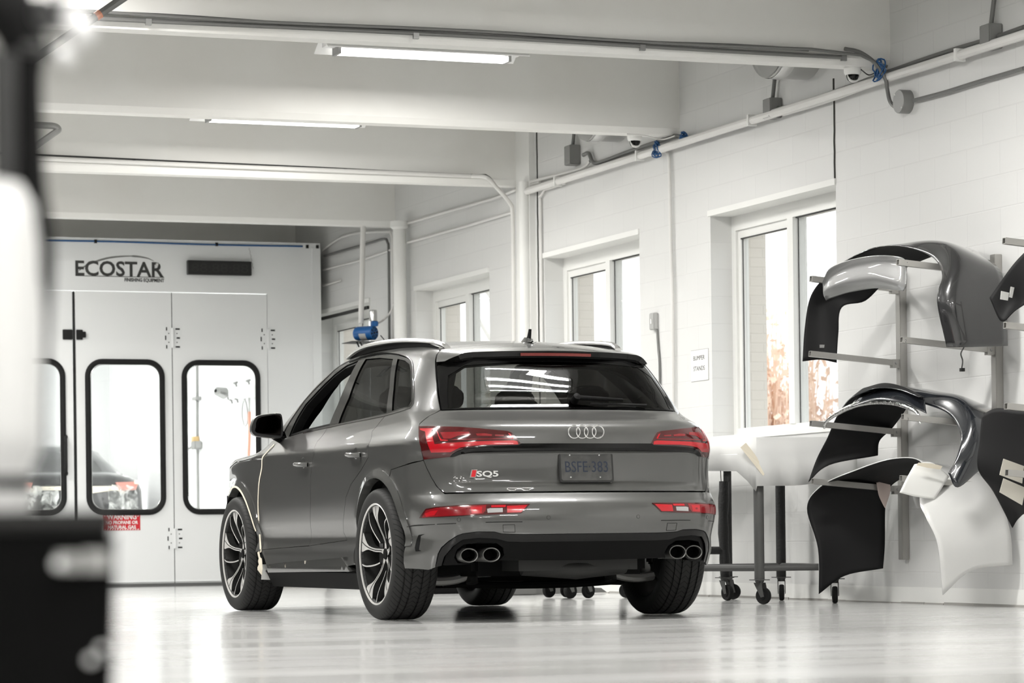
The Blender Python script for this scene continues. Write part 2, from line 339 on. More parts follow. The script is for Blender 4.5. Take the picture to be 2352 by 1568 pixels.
# ================================================================== the grey estate car: body surface (metres, x forward from rear axle, y left, z up)
def cub(xs, ys):
    xs = np.array(xs, float); ys = np.array(ys, float); h = np.diff(xs); d = np.diff(ys)/h; m = np.zeros_like(xs)
    ok = d[:-1]*d[1:] > 0; m[1:-1] = np.where(ok, 2*d[:-1]*d[1:]/np.where(ok, d[:-1]+d[1:], 1), 0); m[0] = d[0]; m[-1] = d[-1]
    def f(x):
        x = np.asarray(x, float); i = np.clip(np.searchsorted(xs, x)-1, 0, len(h)-1); t = (x-xs[i])/h[i]
        a = (1+2*t)*(1-t)**2*ys[i]+t*(1-t)**2*h[i]*m[i]+t*t*(3-2*t)*ys[i+1]+t*t*(t-1)*h[i]*m[i+1]
        a = np.where(x < xs[0], ys[0]+(x-xs[0])*m[0], a); return np.where(x > xs[-1], ys[-1]+(x-xs[-1])*m[-1], a)
    return f
Sz=cub([.10,.20,.28,.36,.455,.57,.70,.85,.94,.972,.99,1.03,1.09,1.16,1.30,1.45,1.56],
       [.80,.855,.882,.882,.858,.880,.894,.902,.905,.905,.897,.868,.832,.808,.742,.655,.570])
Tx=cub([-.60,-.40,-.20,0,.3,.7,1.1,1.4,1.6,1.78,2.1,2.5,2.66,2.8,3.1,3.4,3.6,3.72],
       [1.42,1.488,1.528,1.556,1.585,1.607,1.612,1.600,1.575,1.518,1.32,1.10,1.065,1.055,1.04,.99,.93,.80])
Rz=cub([.18,.28,.40,.44,.50,.55,.60,.64,.675,.70,.80,.895,.93,1.0,1.05,1.08,1.10,1.15,1.25,1.35,1.42,1.5,1.6],
       [-.72,-.80,-.88,-.905,-.925,-.93,-.922,-.905,-.87,-.845,-.832,-.842,-.856,-.846,-.826,-.785,-.725,-.60,-.53,-.455,-.40,-.32,-.2])
def sst(a,b,x):
    t=np.clip((x-a)/(b-a),0,1); return t*t*(3-2*t)
def S(x,z):
    y=Sz(z)
    t=np.clip(-x,0,2)/.9; g=np.clip((z-1.0)/.3,0,1)
    y=y-(.030+.0*g)*t**2+.012*sst(-.1,-.5,x)*sst(.75,.6,z)*sst(.15,.3,z)
    u=np.clip(x-2.3,0,2)/1.3; y=y-.11*u**2.2
    for c in (0,2.824):
        r=np.hypot(x-c,z-.365)
        y=y+.030*np.exp(-((r-.40)/.075)**2)*np.clip((z-.22)/.1,0,1)
    return y
def T(x,y):
    sh=.10*sst(1.2,1.8,x)*(1-sst(2.3,2.9,x))
    k=.12-.06*sst(1.3,2.0,x)
    return Tx(x+sh*(y/.8)**2)-k*y**2-.12*np.clip(np.abs(y)-.5,0,1)**2
def R(y,z):
    return Rz(z)+.155*(np.abs(y)/.85)**2.3
def smax(a,b,k):
    h=np.maximum(k-np.abs(a-b),0)/k
    return np.maximum(a,b)+h*h*k/4
def F(x,y,z):
    ya=np.abs(y)
    a=(ya-S(x,z))*.93
    b=(R(ya,z)-x)*.9
    c=(z-T(x,ya))*.97
    kr=.24+.04*np.clip((z-.7)/.3,0,1)-.02*np.clip((z-1.05)/.15,0,1)
    s=smax(a,b,kr)
    return smax(s,c,.05)
def Rr(y, z): # rear face with the shallow plate recess pressed in
    ya = np.abs(y)
    return R(ya, z)+.014*sst(.73, .675, ya)*sst(.725, .755, z)*sst(.93, .90, z)
def F(x, y, z):
    ya = np.abs(y)
    a = (ya-S(x, z))*.93; b = (Rr(ya, z)-x)*.9; c = (z-T(x, ya))*.97
    kr = .24+.04*np.clip((z-.7)/.3, 0, 1)-.02*np.clip((z-1.05)/.15, 0, 1)
    s = smax(smax(a, b, kr), c, .05)
    return smax(s, (x-(3.70-.5*(ya/.9)**3-.35*np.clip((z-.8), 0, 1)))*.9, .08)
def FR(x, y, z): # roof skin carried on past the glass: the spoiler, fading out towards its sides
    ya = np.abs(y); ov = .26*sst(.66, .40, ya)
    s = smax((ya-S(x, z))*.93, (Rr(ya, z)-ov-x)*.9, .22)
    return smax(s, (z-T(x, ya))*.97, .05)
CX, CY, CYAW = 6.059, 15.647, PI/2+0.01045
cc, cs = math.cos(CYAW), math.sin(CYAW)
def cray(px, py):
    d = ray(px, py); o = Vector((-CX, -CY, CAM_H))
    L = lambda v: np.array([v.x*cc+v.y*cs, -v.x*cs+v.y*cc, v.z])
    return L(o), L(d)
def cpx(px, py, F=F):
    """the point of the car body seen at a place in the photograph"""
    o, d = cray(px, py); k = np.linspace(13, 22, 3000); P = o[:, None]+d[:, None]*k; g = F(*P); i = np.where(g < 0)[0]
    if len(i) == 0: return tuple(o+d*k[int(np.argmin(g))])
    a, b = k[i[0]-1], k[i[0]]
    for _ in range(24):
        m = (a+b)/2
        if F(*(o+d*m)) < 0: b = m
        else: a = m
    return tuple(o+d*b)
def clx(px, py, x):
    o, d = cray(px, py); return Vector(o+d*((x-o[0])/d[0]))
def cly(px, py, y):
    o, d = cray(px, py); return Vector(o+d*((y-o[1])/d[1]))
AZ = .6; AX = .5
def to_uv(ch, P):
    x, y, z = P
    if ch == 'barrel': return (x, .85*math.atan2(y, z-AZ))
    return (math.atan2(y, AX-x), z)
def rays_uv(ch, UV):
    u, v = UV[:, 0], UV[:, 1]; z0 = np.zeros_like(u)
    if ch == 'barrel': return np.stack([u, z0, z0+AZ], 1), np.stack([z0, np.sin(v/.85), np.cos(v/.85)], 1)
    return np.stack([z0+AX, z0, v], 1), np.stack([-np.cos(u), np.sin(u), z0], 1)
def from_uv(ch, UV, F=F):
    O, D = rays_uv(ch, np.array(UV, float)); a = np.full(len(O), .05); b = np.full(len(O), 2.2)
    for _ in range(32):
        m = (a+b)/2; P = O+D*m[:, None]; ins = F(P[:, 0], P[:, 1], P[:, 2]) < 0
        a = np.where(ins, m, a); b = np.where(ins, b, m)
    return O+D*a[:, None]
def grad(P, F=F):
    e = 1e-3; g = np.stack([F(*(P+e*v).T)-F(*(P-e*v).T) for v in np.eye(3)], 1); return g/np.linalg.norm(g, axis=1)[:, None]
def inside(poly, Q):
    x, y = Q[:, 0], Q[:, 1]; c = np.zeros(len(Q), bool); n = len(poly)
    for i in range(n):
        x1, y1 = poly[i]; x2, y2 = poly[(i+1) % n]
        if y1 == y2: continue
        c ^= ((y1 > y) != (y2 > y)) & (x < (x2-x1)*(y-y1)/(y2-y1)+x1)
    return c
def dens(poly, res):
    out = []; n = len(poly)
    for i in range(n):
        a = np.array(poly[i]); b = np.array(poly[(i+1) % n]); k = max(1, int(math.ceil(np.linalg.norm(b-a)/res)))
        out += [a+(b-a)*j/k for j in range(k)]
    return np.array(out)
def shrunk(poly, d):
    P = np.array(poly, float); n = len(P); area = .5*sum(P[i][0]*P[(i+1) % n][1]-P[(i+1) % n][0]*P[i][1] for i in range(n)); s = 1 if area > 0 else -1
    out = []
    for i in range(n):
        e1 = P[i]-P[i-1]; e2 = P[(i+1) % n]-P[i]; e1 = e1/(np.linalg.norm(e1)+1e-9); e2 = e2/(np.linalg.norm(e2)+1e-9)
        t = e1+e2; nn = np.array([-t[1], t[0]])*s; L = np.linalg.norm(nn); out.append(P[i]+(nn/L*d if L > 1e-6 else 0))
    return np.array(out)
def patch(name, ch, outline, m, parent, holes=(), res=.025, depth=.02, off=0., gap=.0018, F=F, mirror=False, label=None, m2=None):
    """a body panel: outline (3D points) laid in a chart, filled with a fine grid on the surface, edges folded inward"""
    poly = np.array([to_uv(ch, p) for p in outline]); poly = dens(shrunk(poly, gap), res*.8)
    hs = [dens(shrunk(np.array([to_uv(ch, p) for p in h]), -gap), res*.8) for h in holes]
    lo, hi = poly.min(0), poly.max(0)
    gx, gy = np.meshgrid(np.arange(lo[0]+res/2, hi[0], res), np.arange(lo[1]+res/2, hi[1], res*.9)); G = np.stack([gx.ravel(), gy.ravel()], 1)
    ok = inside(poly, G)
    for h in hs: ok &= ~inside(h, G)
    G = G[ok]
    for B in [poly]+hs:
        if len(G): d = np.min(np.linalg.norm(G[:, None, :]-B[None], axis=2), axis=1); G = G[d > res*.45]
    pts = [Vector(p) for p in poly]; edges = [(i, (i+1) % len(poly)) for i in range(len(poly))]
    for h in hs:
        n0 = len(pts); pts += [Vector(p) for p in h]; edges += [(n0+i, n0+(i+1) % len(h)) for i in range(len(h))]
    pts += [Vector(p) for p in G]
    V, E, T_, *_ = delaunay_2d_cdt(pts, edges, [], 0, 1e-6)
    UV = np.array([tuple(v) for v in V]); cen = np.array([UV[list(t)].mean(0) for t in T_]); ok = inside(poly, cen)
    for h in hs: ok &= ~inside(h, cen)
    Fc = [tuple(t) for t, k in zip(T_, ok) if k]
    P = from_uv(ch, UV, F); N = grad(P, F); P = P+N*off
    Fo = []
    for t in Fc:
        a, b, c = P[t[0]], P[t[1]], P[t[2]]
        Fo.append(t if np.dot(np.cross(b-a, c-a), N[t[0]]) > 0 else t[::-1])
    used = sorted({i for t in Fo for i in t}); mp = {o: k for k, o in enumerate(used)}
    vs = [P[i] for i in used]; ns = [N[i] for i in used]; fs = [tuple(mp[i] for i in t) for t in Fo]
    ec = {}
    for t in fs:
        for k in range(len(t)):
            e = (t[k], t[(k+1) % len(t)]); ec[tuple(sorted(e))] = None if tuple(sorted(e)) in ec else e
    nb = len(fs)
    for e in ec.values():
        if e is None: continue
        a, b = e; n = len(vs); t = vs[b]-vs[a]; sd = np.cross(t, ns[a]); sd = sd/(np.linalg.norm(sd)+1e-12)
        vs += [vs[a], vs[b], vs[b]-ns[b]*depth, vs[a]-ns[a]*depth]; ns += [sd]*4; fs.append((n, n+3, n+2, n+1))
    o = mesh(name, vs, fs, m, parent, local=True, normals=ns)
    if m2:
        o.data.materials.append(m2)
        for i in range(nb, len(fs)): o.data.polygons[i].material_index = 1
    if label: o['label'] = label
    res_ = [o]
    if mirror:
        v2 = [(v[0], -v[1], v[2]) for v in vs]; n2 = [(n[0], -n[1], n[2]) for n in ns]; f2 = [f[::-1] for f in fs]
        o2 = mesh(name, v2, f2, m, parent, local=True, normals=n2); res_.append(o2)
        if m2:
            o2.data.materials.append(m2)
            for i in range(nb, len(fs)): o2.data.polygons[i].material_index = 1
    return res_ if mirror else o
def pxs(L, F=F): return [cpx(a, b, F) for a, b in L]
def zoomed(L, x0, y0, s): return [(x0+a/s, y0+b/s) for a, b in L]
def sym(L): return list(L)+[(p[0], -p[1], p[2]) for p in reversed(L)]
def arch(cx, a0, a1, r=.425, n=24):
    """points of a wheel arch circle on the body side, angles in degrees (0 rearwards, 90 up)"""
    out = []
    for k in range(n+1):
        a = math.radians(a0+(a1-a0)*k/n); x = cx-r*math.cos(a); z = .365+r*math.sin(a); out.append((x, float(S(x, z)), z))
    return out
def strip(name, pts, w, m, parent, off=.002, F=F, wdir=None, th=.0015, local=True):
    """a narrow band lying on the body along a line of 3D points"""
    P = np.array(catmull(pts, 4)); N = grad(P, F); mb = MB(); vs = []
    for i in range(len(P)):
        t = P[min(i+1, len(P)-1)]-P[max(i-1, 0)]; s_ = np.cross(N[i], t); s_ = s_/np.linalg.norm(s_)
        ww = w[i*(len(w)-1)//(len(P)-1)] if isinstance(w, (list, tuple)) else w
        vs += [P[i]+N[i]*off+s_*ww/2, P[i]+N[i]*off-s_*ww/2, P[i]+N[i]*(off+th)-s_*ww/2, P[i]+N[i]*(off+th)+s_*ww/2]
    fs = [(4*i+k, 4*i+(k+1) % 4, 4*i+4+(k+1) % 4, 4*i+4+k) for i in range(len(P)-1) for k in range(4)]+[(0, 1, 2, 3), tuple(len(vs)-4+k for k in range(4))]
    mb.add(vs, fs); return mb.build(name, m, parent, local=local)
# ------------------------------------------------------------------ car materials
paint = mat('grey_car_paint', (.060, .060, .0575), .34, .0, 1.0); paint.node_tree.nodes['Principled BSDF'].inputs['Coat IOR'].default_value = 1.6
gblack = mat('gloss_black', (.004, .004, .004), .08, 0, .0, spec=.3)
satin = mat('satin_dark_trim', (.003, .003, .003), .6, spec=.12)
trimdark = mat('dark_interior', (.012, .012, .012), .8)
tint = glass_mat('tinted_glass', (.17, .17, .16), 1.25); lightglass = glass_mat('windscreen_glass', (.75, .78, .77), 1.0)
redd = mat('dark_red_lens', (.055, .002, .003), .12, 0, .6); redb = mat('bright_red_lens', (.42, .003, .010), .2, 0, .5); redm = mat('red_lens', (.20, .003, .007), .2, 0, .5)
silver = mat('satin_silver', (.62, .62, .61), .22, .9); tape = mat('cream_masking_tape', (.72, .66, .54), .7)
CAR = empty('car', (CX, CY, 0), CYAW, 'glossy grey car with red tail lamps standing mid-floor, seen from its rear left', 'car')
# side window line and seams, traced where they lie on the body
dlo = pxs([(652, 991), (674, 954), (699, 919), (723, 892.5), (754, 862), (775, 843), (795, 829), (812, 822), (833.5, 817), (858, 812.5), (882, 811), (913, 813.6), (933, 820), (942, 826), (946.5, 836), (948.5, 867), (949, 905), (948, 925), (943, 934)])
belt = pxs([(925, 940), (888, 951), (857, 957.5), (800, 969), (753, 979), (715, 988), (697, 992.5), (675, 999), (657, 1005)])
seamB = pxs([(753, 979), (741.6, 999), (728.4, 1014), (722.5, 1026), (722, 1041.6), (718, 1056), (713, 1097), (713.5, 1150), (713, 1200), (709, 1253)])
seamC = pxs([(888, 951), (870, 972), (855, 990), (851, 1012), (846, 1050), (829.5, 1079), (806, 1112), (795, 1140), (790, 1180), (789, 1222), (797, 1240)])
seamA = pxs([(637, 1012), (629.5, 1022), (610, 1042), (602.8, 1053), (601.5, 1075), (595.5, 1110), (593.5, 1164), (597, 1222), (600, 1263)])
roofx = np.linspace(-.10, 1.30, 12); roofedge = [(x, .565, float(T(x, .565))) for x in roofx]
scr = [(1.30, .565), (1.45, .575), (1.62, .60), (1.80, .635), (2.0, .675), (2.2, .70)]; screened = [(x, y, float(T(x, y))) for x, y in scr]
# roof, windscreen, hood
patch('roof_panel', 'barrel', sym([(roofx[0]-.02*0, .0, 1.5)]+[(x, y, z) for x, y, z in roofedge]+[(1.42, .30, 1.56), (1.45, .0, 1.58)]), paint, CAR, res=.04)
patch('windscreen', 'barrel', sym([(1.46, .0, 1.58), (1.43, .30, 1.56)]+screened+[(2.45, .45, 1.1), (2.5, 0, 1.1)]), lightglass, CAR, res=.05, depth=.004)
hood_side = pxs([(601.5, 1053), (578.6, 1054.3), (543, 1060.2), (524.5, 1078)])
patch('hood', 'barrel', sym([(2.52, 0, 1.1), (2.47, .45, 1.1), (2.22, .71, 1.08)]+[(p[0], p[1], p[2]) for p in pxs([(640, 1012), (629.5, 1022), (610, 1042)])]+hood_side+[(3.50, .60, .9), (3.58, 0, .9)]), paint, CAR, res=.04)
ff = pxs([(601.5, 1054.5), (578.6, 1055.8), (543, 1061.7), (526, 1079.5), (519, 1095), (512, 1115), (508.5, 1136)])
patch('front_fender', 'barrel', ff+arch(2.824, 119, 4)+list(reversed(seamA[4:])), paint, CAR, mirror=True)
patch('front_door', 'barrel', seamA+[seamB[-1]]+list(reversed(seamB[:-1]))+belt[5:], paint, CAR, mirror=True)
patch('rear_door', 'barrel', seamB+list(reversed(seamC))+belt[2:4], paint, CAR, mirror=True)
# side frame: pillars, roof side and rear quarter in one pressing
lampout = pxs([(963.6, 974), (962.3, 980), (962, 994.6), (964.5, 1012), (967, 1026.5), (972.5, 1056)])
hatch = pxs([(1017, 801), (1003, 813.6), (1000, 836.5), (1003, 880), (1011, 941.5), (986.6, 954.4), (963.6, 973)])
quart = pxs([(964, 1059), (930, 1068), (898, 1078.5)])
archtop = cpx(898, 1078.5); ang = math.degrees(math.atan2(archtop[2]-.365, -(archtop[0])))
patch('side_frame', 'barrel', dlo+belt[:2]+seamC[1:]+[(seamC[-1][0]-.0, seamC[-1][1], .30)]+arch(0, 180+8, ang, n=30)+list(reversed(quart))+list(reversed(lampout))[:-1]+list(reversed(hatch))+roofedge+[(p[0], p[1]+.004, p[2]-.004) for p in screened[1:]]+[(2.26, .74, 1.10)], paint, CAR, res=.022, mirror=True)
sillt = [seamA[-1], seamB[-1], seamC[-1]]
sill_lo = pxs([(806, 1287), (709, 1297), (616, 1310)])
patch('sill_panel', 'barrel', sillt+sill_lo, paint, CAR, mirror=True)
# black gloss blade below the doors
bl = pxs([(616, 1296), (640, 1292), (720, 1285), (787, 1280), (800, 1300), (806, 1312), (700, 1313), (618, 1314)])
patch('side_skirt', 'barrel', bl, mat('dark_grey_gloss', (.05, .05, .048), .2, 0, 1), CAR, off=.008, depth=.06, mirror=True)
patch('sill_underside', 'barrel', [(2.38, .85, .26), (.42, .85, .26), (.42, .8, .16), (2.38, .8, .16)], satin, CAR, off=-.03, mirror=True)
# arch lips in body colour
for c, a0, a1 in ((0, 186, 6), (2.824, 119, 2)):
    o_ = arch(c, a0, a1, .425, 30); p_ = arch(c, a1, a0, .475, 30)
    patch('wheel_arch_trim', 'barrel', o_+p_, paint, CAR, off=.007, depth=.05, gap=0, mirror=True)
# window surrounds and side glass
fgl = pxs([(662, 1001), (672, 977), (682, 957), (700, 928), (723, 903), (745, 880), (766, 860), (795, 838), (822, 827), (801, 866), (774, 929), (755, 976), (697, 990)])
rgl = pxs([(838.5, 823.5), (870, 821), (901, 824), (893, 890), (886, 947), (830, 960), (776, 971.5), (800, 912)])
qgl = pxs([(912, 823), (928, 827.5), (938.5, 836), (941.5, 852), (943.5, 890), (943, 920), (936, 932), (899, 942), (903, 890)])
patch('window_surround', 'barrel', [dlo[0]]+dlo[1:]+belt, gblack, CAR, holes=[fgl, rgl, qgl], off=-.004, res=.02, depth=.03, mirror=True)
stint = glass_mat('privacy_glass', (.05, .05, .048), .36)
for nm, g, mm in (('rear_side_glass', rgl, stint), ('quarter_glass', qgl, stint)):
    patch(nm, 'barrel', g, mm, CAR, off=-.010, depth=.004, gap=-.004, mirror=True)
patch('front_window_seal', 'barrel', fgl, satin, CAR, holes=[[tuple(np.array(p)*(1-.06)+np.mean(fgl, 0)*.06) for p in fgl]], off=-.012, depth=.05, gap=-.003, mirror=True)
strip('window_moulding', pxs([(835, 815.5), (882, 809.5), (913, 812), (933, 818), (944, 827), (948, 838), (949.8, 867), (950.3, 905), (949, 926), (943, 936)]), .007, mat('dark_chrome', (.25, .25, .25), .12, 1), CAR)
strip('belt_moulding', pxs([(943, 936), (925, 941.5), (888, 952.5), (857, 959), (800, 970.5), (753, 980.5), (715, 989.5), (697, 994)]), .010, MATS['dark_chrome'], CAR)
# dark lining behind the pillars and roof
inner = lambda L: [tuple(p) for p in L]
patch('roof_lining', 'barrel', sym([(-.3, 0, 1.4)]+[(-.3, .5, 1.4)]+[(x, y+.05, z-.03) for x, y, z in roofedge[1:]]+[(1.5, .3, 1.5), (1.5, 0, 1.5)]), trimdark, CAR, off=-.035, depth=.01, res=.06)
patch('pillar_lining', 'barrel', dlo+belt[:2]+[(-.15, .8, 1.0), (-.45, .72, 1.0), (-.47, .66, 1.13), (-.28, .6, 1.42)]+[(x, y-.02, z) for x, y, z in roofedge]+[(p[0], p[1]-.03, p[2]) for p in screened[1:]], trimdark, CAR, off=-.05, depth=.02, res=.05, gap=-.03, mirror=True)
# tail: hatch, glass, spoiler
gate_l = pxs([(1022, 1131.5), (1015, 1128), (1003.8, 1117.4), (991, 1096.7), (979.9, 1074), (972.7, 1056.8)])
gup = pxs([(963.6, 974), (986.6, 954.4), (1011, 942.5)])
patch('tailgate', 'cyl', sym([(-.85, 0, .698)]+[(p[0], p[1], p[2]) for p in gate_l[:1]]+gate_l[1:]+list(reversed(lampout))[1:-1]+gup+[(-.60, .35, 1.150), (-.62, 0, 1.150)]), paint, CAR, res=.014)
gl_o = sym([(-.6, 0, 1.155)]+[(-.58, .35, 1.155)]+pxs([(1013, 940.5), (1006, 890), (1002.5, 840)])+[(-.30, .56, 1.45), (-.36, .3, 1.452), (-.37, 0, 1.455)])
gl_i = sym([(-.6, 0, 1.168)]+[(-.58, .35, 1.168)]+pxs([(1029, 936), (1027.5, 900), (1029, 862)])+[(-.32, .50, 1.40), (-.38, .25, 1.42), (-.39, 0, 1.425)])
patch('rear_window_border', 'cyl', gl_o, gblack, CAR, holes=[gl_i], off=-.003, res=.02)
patch('rear_window', 'cyl', gl_i, tint, CAR, off=-.005, depth=.004, gap=-.004, res=.025)
def spx(y): return -.425+.10*(abs(y)/.5)**2.2
sp = [(-.105, 0, 1.5), (-.105, .40, 1.5), (-.10, .565, 1.48)]+pxs([(1014, 803), (1005, 813)], FR)+[cpx(1001.5, 832, FR)]+[(-.285, .585, 1.39), (-.345, .53, 1.42)]+[(spx(y), y, 1.45) for y in (.45, .35, .27, .22, .12, 0)]
patch('rear_spoiler', 'barrel', sym(sp), paint, CAR, F=FR, res=.02, depth=.03, m2=gblack)
patch('spoiler_underside', 'barrel', sym([(-.20, 0, 1.5), (-.2, .5, 1.48), (-.285, .575, 1.40), (-.345, .52, 1.42)]+[(spx(y)+.006, y, 1.45) for y in (.45, .35, .27, .22, .12, 0)]), satin, CAR, F=FR, off=-.03, res=.04, depth=.012)
b3 = MB(); b3.add([Vector((spx(y)-.003, y, float(T(spx(y), abs(y)))-zz)) for y in np.linspace(-.21, .21, 9) for zz in (.012, .028)], [(2*i, 2*i+1, 2*i+3, 2*i+2) for i in range(8)])
o = b3.build('brake_light', mat('dull_red_lens', (.12, .015, .012), .3), CAR, local=True); md = o.modifiers.new('t', 'SOLIDIFY'); md.thickness = .006
# tail lamps
lamp = pxs(zoomed([(140, 183), (300, 180), (700, 190), (1000, 210), (1400, 246), (1470, 266), (1540, 340), (1605, 425), (1570, 448), (1200, 462), (950, 478), (800, 498), (700, 528), (620, 578), (590, 622), (400, 642), (215, 662), (170, 480), (140, 280)], 940, 950, 6.273))
tl = patch('tail_light', 'cyl', lamp, redd, CAR, off=.004, res=.02, depth=.03, mirror=True, gap=.001)
segs = [[(160, 218), (300, 216), (395, 212), (440, 330), (470, 372), (560, 380), (560, 392), (455, 392), (400, 260), (330, 235), (335, 300), (372, 440), (520, 424), (900, 402), (1500, 384), (1555, 398), (1568, 442), (1100, 446), (900, 462), (740, 484), (600, 548), (322, 556), (235, 262), (165, 240)],
        [(450, 272), (780, 264), (860, 262), (880, 300), (700, 322), (600, 362), (500, 366)], [(960, 288), (1090, 284), (1190, 300), (1185, 322), (975, 318)], [(1230, 302), (1360, 306), (1362, 322), (1240, 320)], [(1420, 282), (1450, 290), (1502, 352), (1478, 354)], [(600, 372), (1500, 354), (1500, 364), (640, 380)]]
for i, sg in enumerate(segs):
    for side, o in zip((1, -1), tl):
        pts = pxs(zoomed(sg, 940, 950, 6.273)); pts = [(p[0], p[1]*side, p[2]) for p in pts]
        patch('lamp_segment', 'cyl', pts, redb if i in (0, 4) else redm, o, off=.0052, depth=.001, res=.02, gap=0)
# gloss black blade joining the lamps
lb = pxs([(1034, 1049.5), (1038.8, 1043), (1051.6, 1035), (1067.5, 1030.2), (1091.4, 1027), (1131, 1024.5), (1190, 1022.2), (1196.5, 1018.5)])
lb_lo = pxs([(1200, 1034), (1130, 1035.5), (1085, 1037.5), (1060, 1041), (1045, 1048)])
zb = [(-.85, 0, lb[-1][2]), (-.85, 0, lb_lo[0][2])]
patch('lamp_blade', 'cyl', sym([zb[0]]+list(reversed(lb))+list(reversed(lb_lo))+[zb[1]]), gblack, CAR, off=.007, depth=.012, res=.02, gap=0)
# bumper, lower trim
arch_low = [p for p in arch(0, ang, -10, n=20)]
inner_edge = pxs([(1000, 1303), (1006, 1272), (1014, 1257), (1030, 1243), (1052, 1229), (1064, 1225), (1095, 1221), (1135, 1221), (1153, 1225.5), (1200, 1227)])
patch('rear_bumper', 'cyl', sym([(-.88, 0, .692)]+[(p[0], p[1], p[2]-.005) for p in gate_l[:1]]+[(p[0], p[1], p[2]) for p in gate_l[1:]]+quart+arch_low[1:]+pxs([(962, 1307), (985, 1309)])+inner_edge+[(-.9, 0, inner_edge[-1][2])]), paint, CAR, res=.018)
strip('bumper_crease', pxs([(897, 1217), (930, 1210), (980, 1205), (1040, 1202), (1120, 1199), (1200, 1198)]), .0035, satin, CAR, off=-.0005)
strip('bumper_crease', [(p[0], -p[1], p[2]) for p in pxs([(905, 1216), (930, 1210), (980, 1205), (1040, 1202), (1120, 1199), (1200, 1198)])], .0035, satin, CAR, off=-.0005)
in2 = pxs([(1014, 1300), (1020, 1280), (1040, 1256), (1063, 1240), (1100, 1236), (1140, 1238), (1166, 1245), (1200, 1246)])
patch('diffuser_trim', 'cyl', sym([(-.9, 0, inner_edge[-1][2])]+list(reversed(inner_edge))+in2+[(-.9, 0, in2[-1][2])]), gblack, CAR, off=-.004, depth=.03, res=.02)
dlo_lo = pxs([(1155, 1291), (1060, 1301), (1018, 1302)])
exh = pxs([(1043, 1284), (1048, 1266), (1064, 1254), (1100, 1250), (1140, 1251), (1156, 1262), (1158, 1278), (1146, 1292), (1100, 1296), (1050, 1296)])
patch('diffuser', 'cyl', sym([(-.9, 0, in2[-1][2])]+list(reversed(in2))+list(reversed(dlo_lo))+[(-.85, 0, dlo_lo[0][2]-.006)]), satin, CAR, holes=[exh, [(p[0], -p[1], p[2]) for p in exh]], off=-.016, depth=.07, res=.03)
# exhaust tips
exm = mat('brushed_exhaust_steel', (.16, .16, .155), .38, .9)
for (a, b) in ((1077, 1275), (1128, 1273.5)):
    c0 = np.array(cpx(a, b)); 
    for s_ in (1, -1):
        c = Vector((c0[0]-.0, c0[1]*s_, c0[2])); mb = MB(); ringv = []; n = 36
        for (dx, rx, rz) in ((.16, .050, .038), (.0, .052, .040), (-.006, .050, .038), (-.004, .045, .033), (.02, .043, .031), (.15, .041, .030)):
            ringv.append([c+Vector((dx, math.cos(2*PI*k/n)*rx, math.sin(2*PI*k/n)*rz)) for k in range(n)])
        mb.add([v for r_ in ringv[:5] for v in r_], [(i*n+k, i*n+(k+1) % n, (i+1)*n+(k+1) % n, (i+1)*n+k) for i in range(4) for k in range(n)])
        o = mb.build('exhaust_tip', exm, CAR, smooth=True, local=True, fix=False)
        MB().add(ringv[3]+[v-Vector((.06, 0, 0)) for v in ringv[5]], [(k, (k+1) % n, n+(k+1) % n, n+k) for k in range(n)]+[tuple(range(n, 2*n))]).build('exhaust_inside', satin, o, local=True)
for s_ in (1, -1):
    mb = MB(); mb.bbox((-.62, s_*.50, .325), (-.50, s_*.74, .395)); mb.build('exhaust_silencer', exm, CAR, local=True, bevel=.02)
# bumper reflectors with a reversing lamp
fog = pxs(zoomed([(148, 1503), (240, 1370), (400, 1340), (800, 1312), (1200, 1302), (1738, 1300), (1620, 1430), (1300, 1445), (800, 1470), (400, 1490)], 940, 950, 6.273))
fo = patch('bumper_lamp', 'cyl', fog, redd, CAR, off=.003, depth=.02, res=.02, mirror=True, gap=.0)
for sg, mm in (([(190, 1495), (250, 1390), (400, 1355), (900, 1325), (1110, 1318), (1095, 1400), (1060, 1440), (800, 1460), (400, 1480)], redm), ([(1120, 1372), (1160, 1362), (1345, 1360), (1348, 1418), (1130, 1428)], mat('white_lens', (.34, .34, .34), .2, 0, .4)), ([(1405, 1330), (1700, 1318), (1610, 1420), (1410, 1425)], redb), ([(1180, 1322), (1390, 1318), (1385, 1345), (1180, 1350)], redb), ([(880, 1345), (1050, 1340), (1045, 1430), (900, 1440)], redb), ([(230, 1440), (320, 1400), (420, 1390), (370, 1460), (250, 1480)], redb)):
    for side, o in zip((1, -1), fo):
        pts = [(p[0], p[1]*side, p[2]) for p in pxs(zoomed(sg, 940, 950, 6.273))]; patch('lamp_segment', 'cyl', pts, mm, o, off=.0036+.0004*(mm != redm), depth=.001, gap=0)
# parking sensors, tow covers
for (a, b) in ((1054, 1193), (1260, 1188)):
    c0 = np.array(cpx(a, b)); n0 = grad(c0[None])[0]
    for s_ in (1, -1):
        c = Vector((c0[0], c0[1]*s_, c0[2])); nn = Vector((n0[0], n0[1]*s_, n0[2]))
        MB().lathe([(.0105, -.004), (.0105, .0008), (.0093, .0008), (.0093, -.004)], c, nn, 20).build('parking_sensor', satin, CAR, local=True)
        MB().lathe([(.0, .001), (.009, .001), (.009, -.003)], c, nn, 20).build('parking_sensor', paint, CAR, local=True)
tow = pxs([(1155, 1205), (1182, 1204.5), (1183, 1222), (1156, 1221.5)])
for i in range(4): strip('tow_cover_line', [tow[i], tow[(i+1) % 4]], .002, satin, CAR, off=0); strip('tow_cover_line', [(p[0], -p[1], p[2]) for p in (tow[i], tow[(i+1) % 4])], .002, satin, CAR, off=0)
slot = pxs([(957, 1240), (962, 1228), (975, 1226), (966, 1231), (962, 1262), (968, 1265), (955, 1266), (953, 1258)])
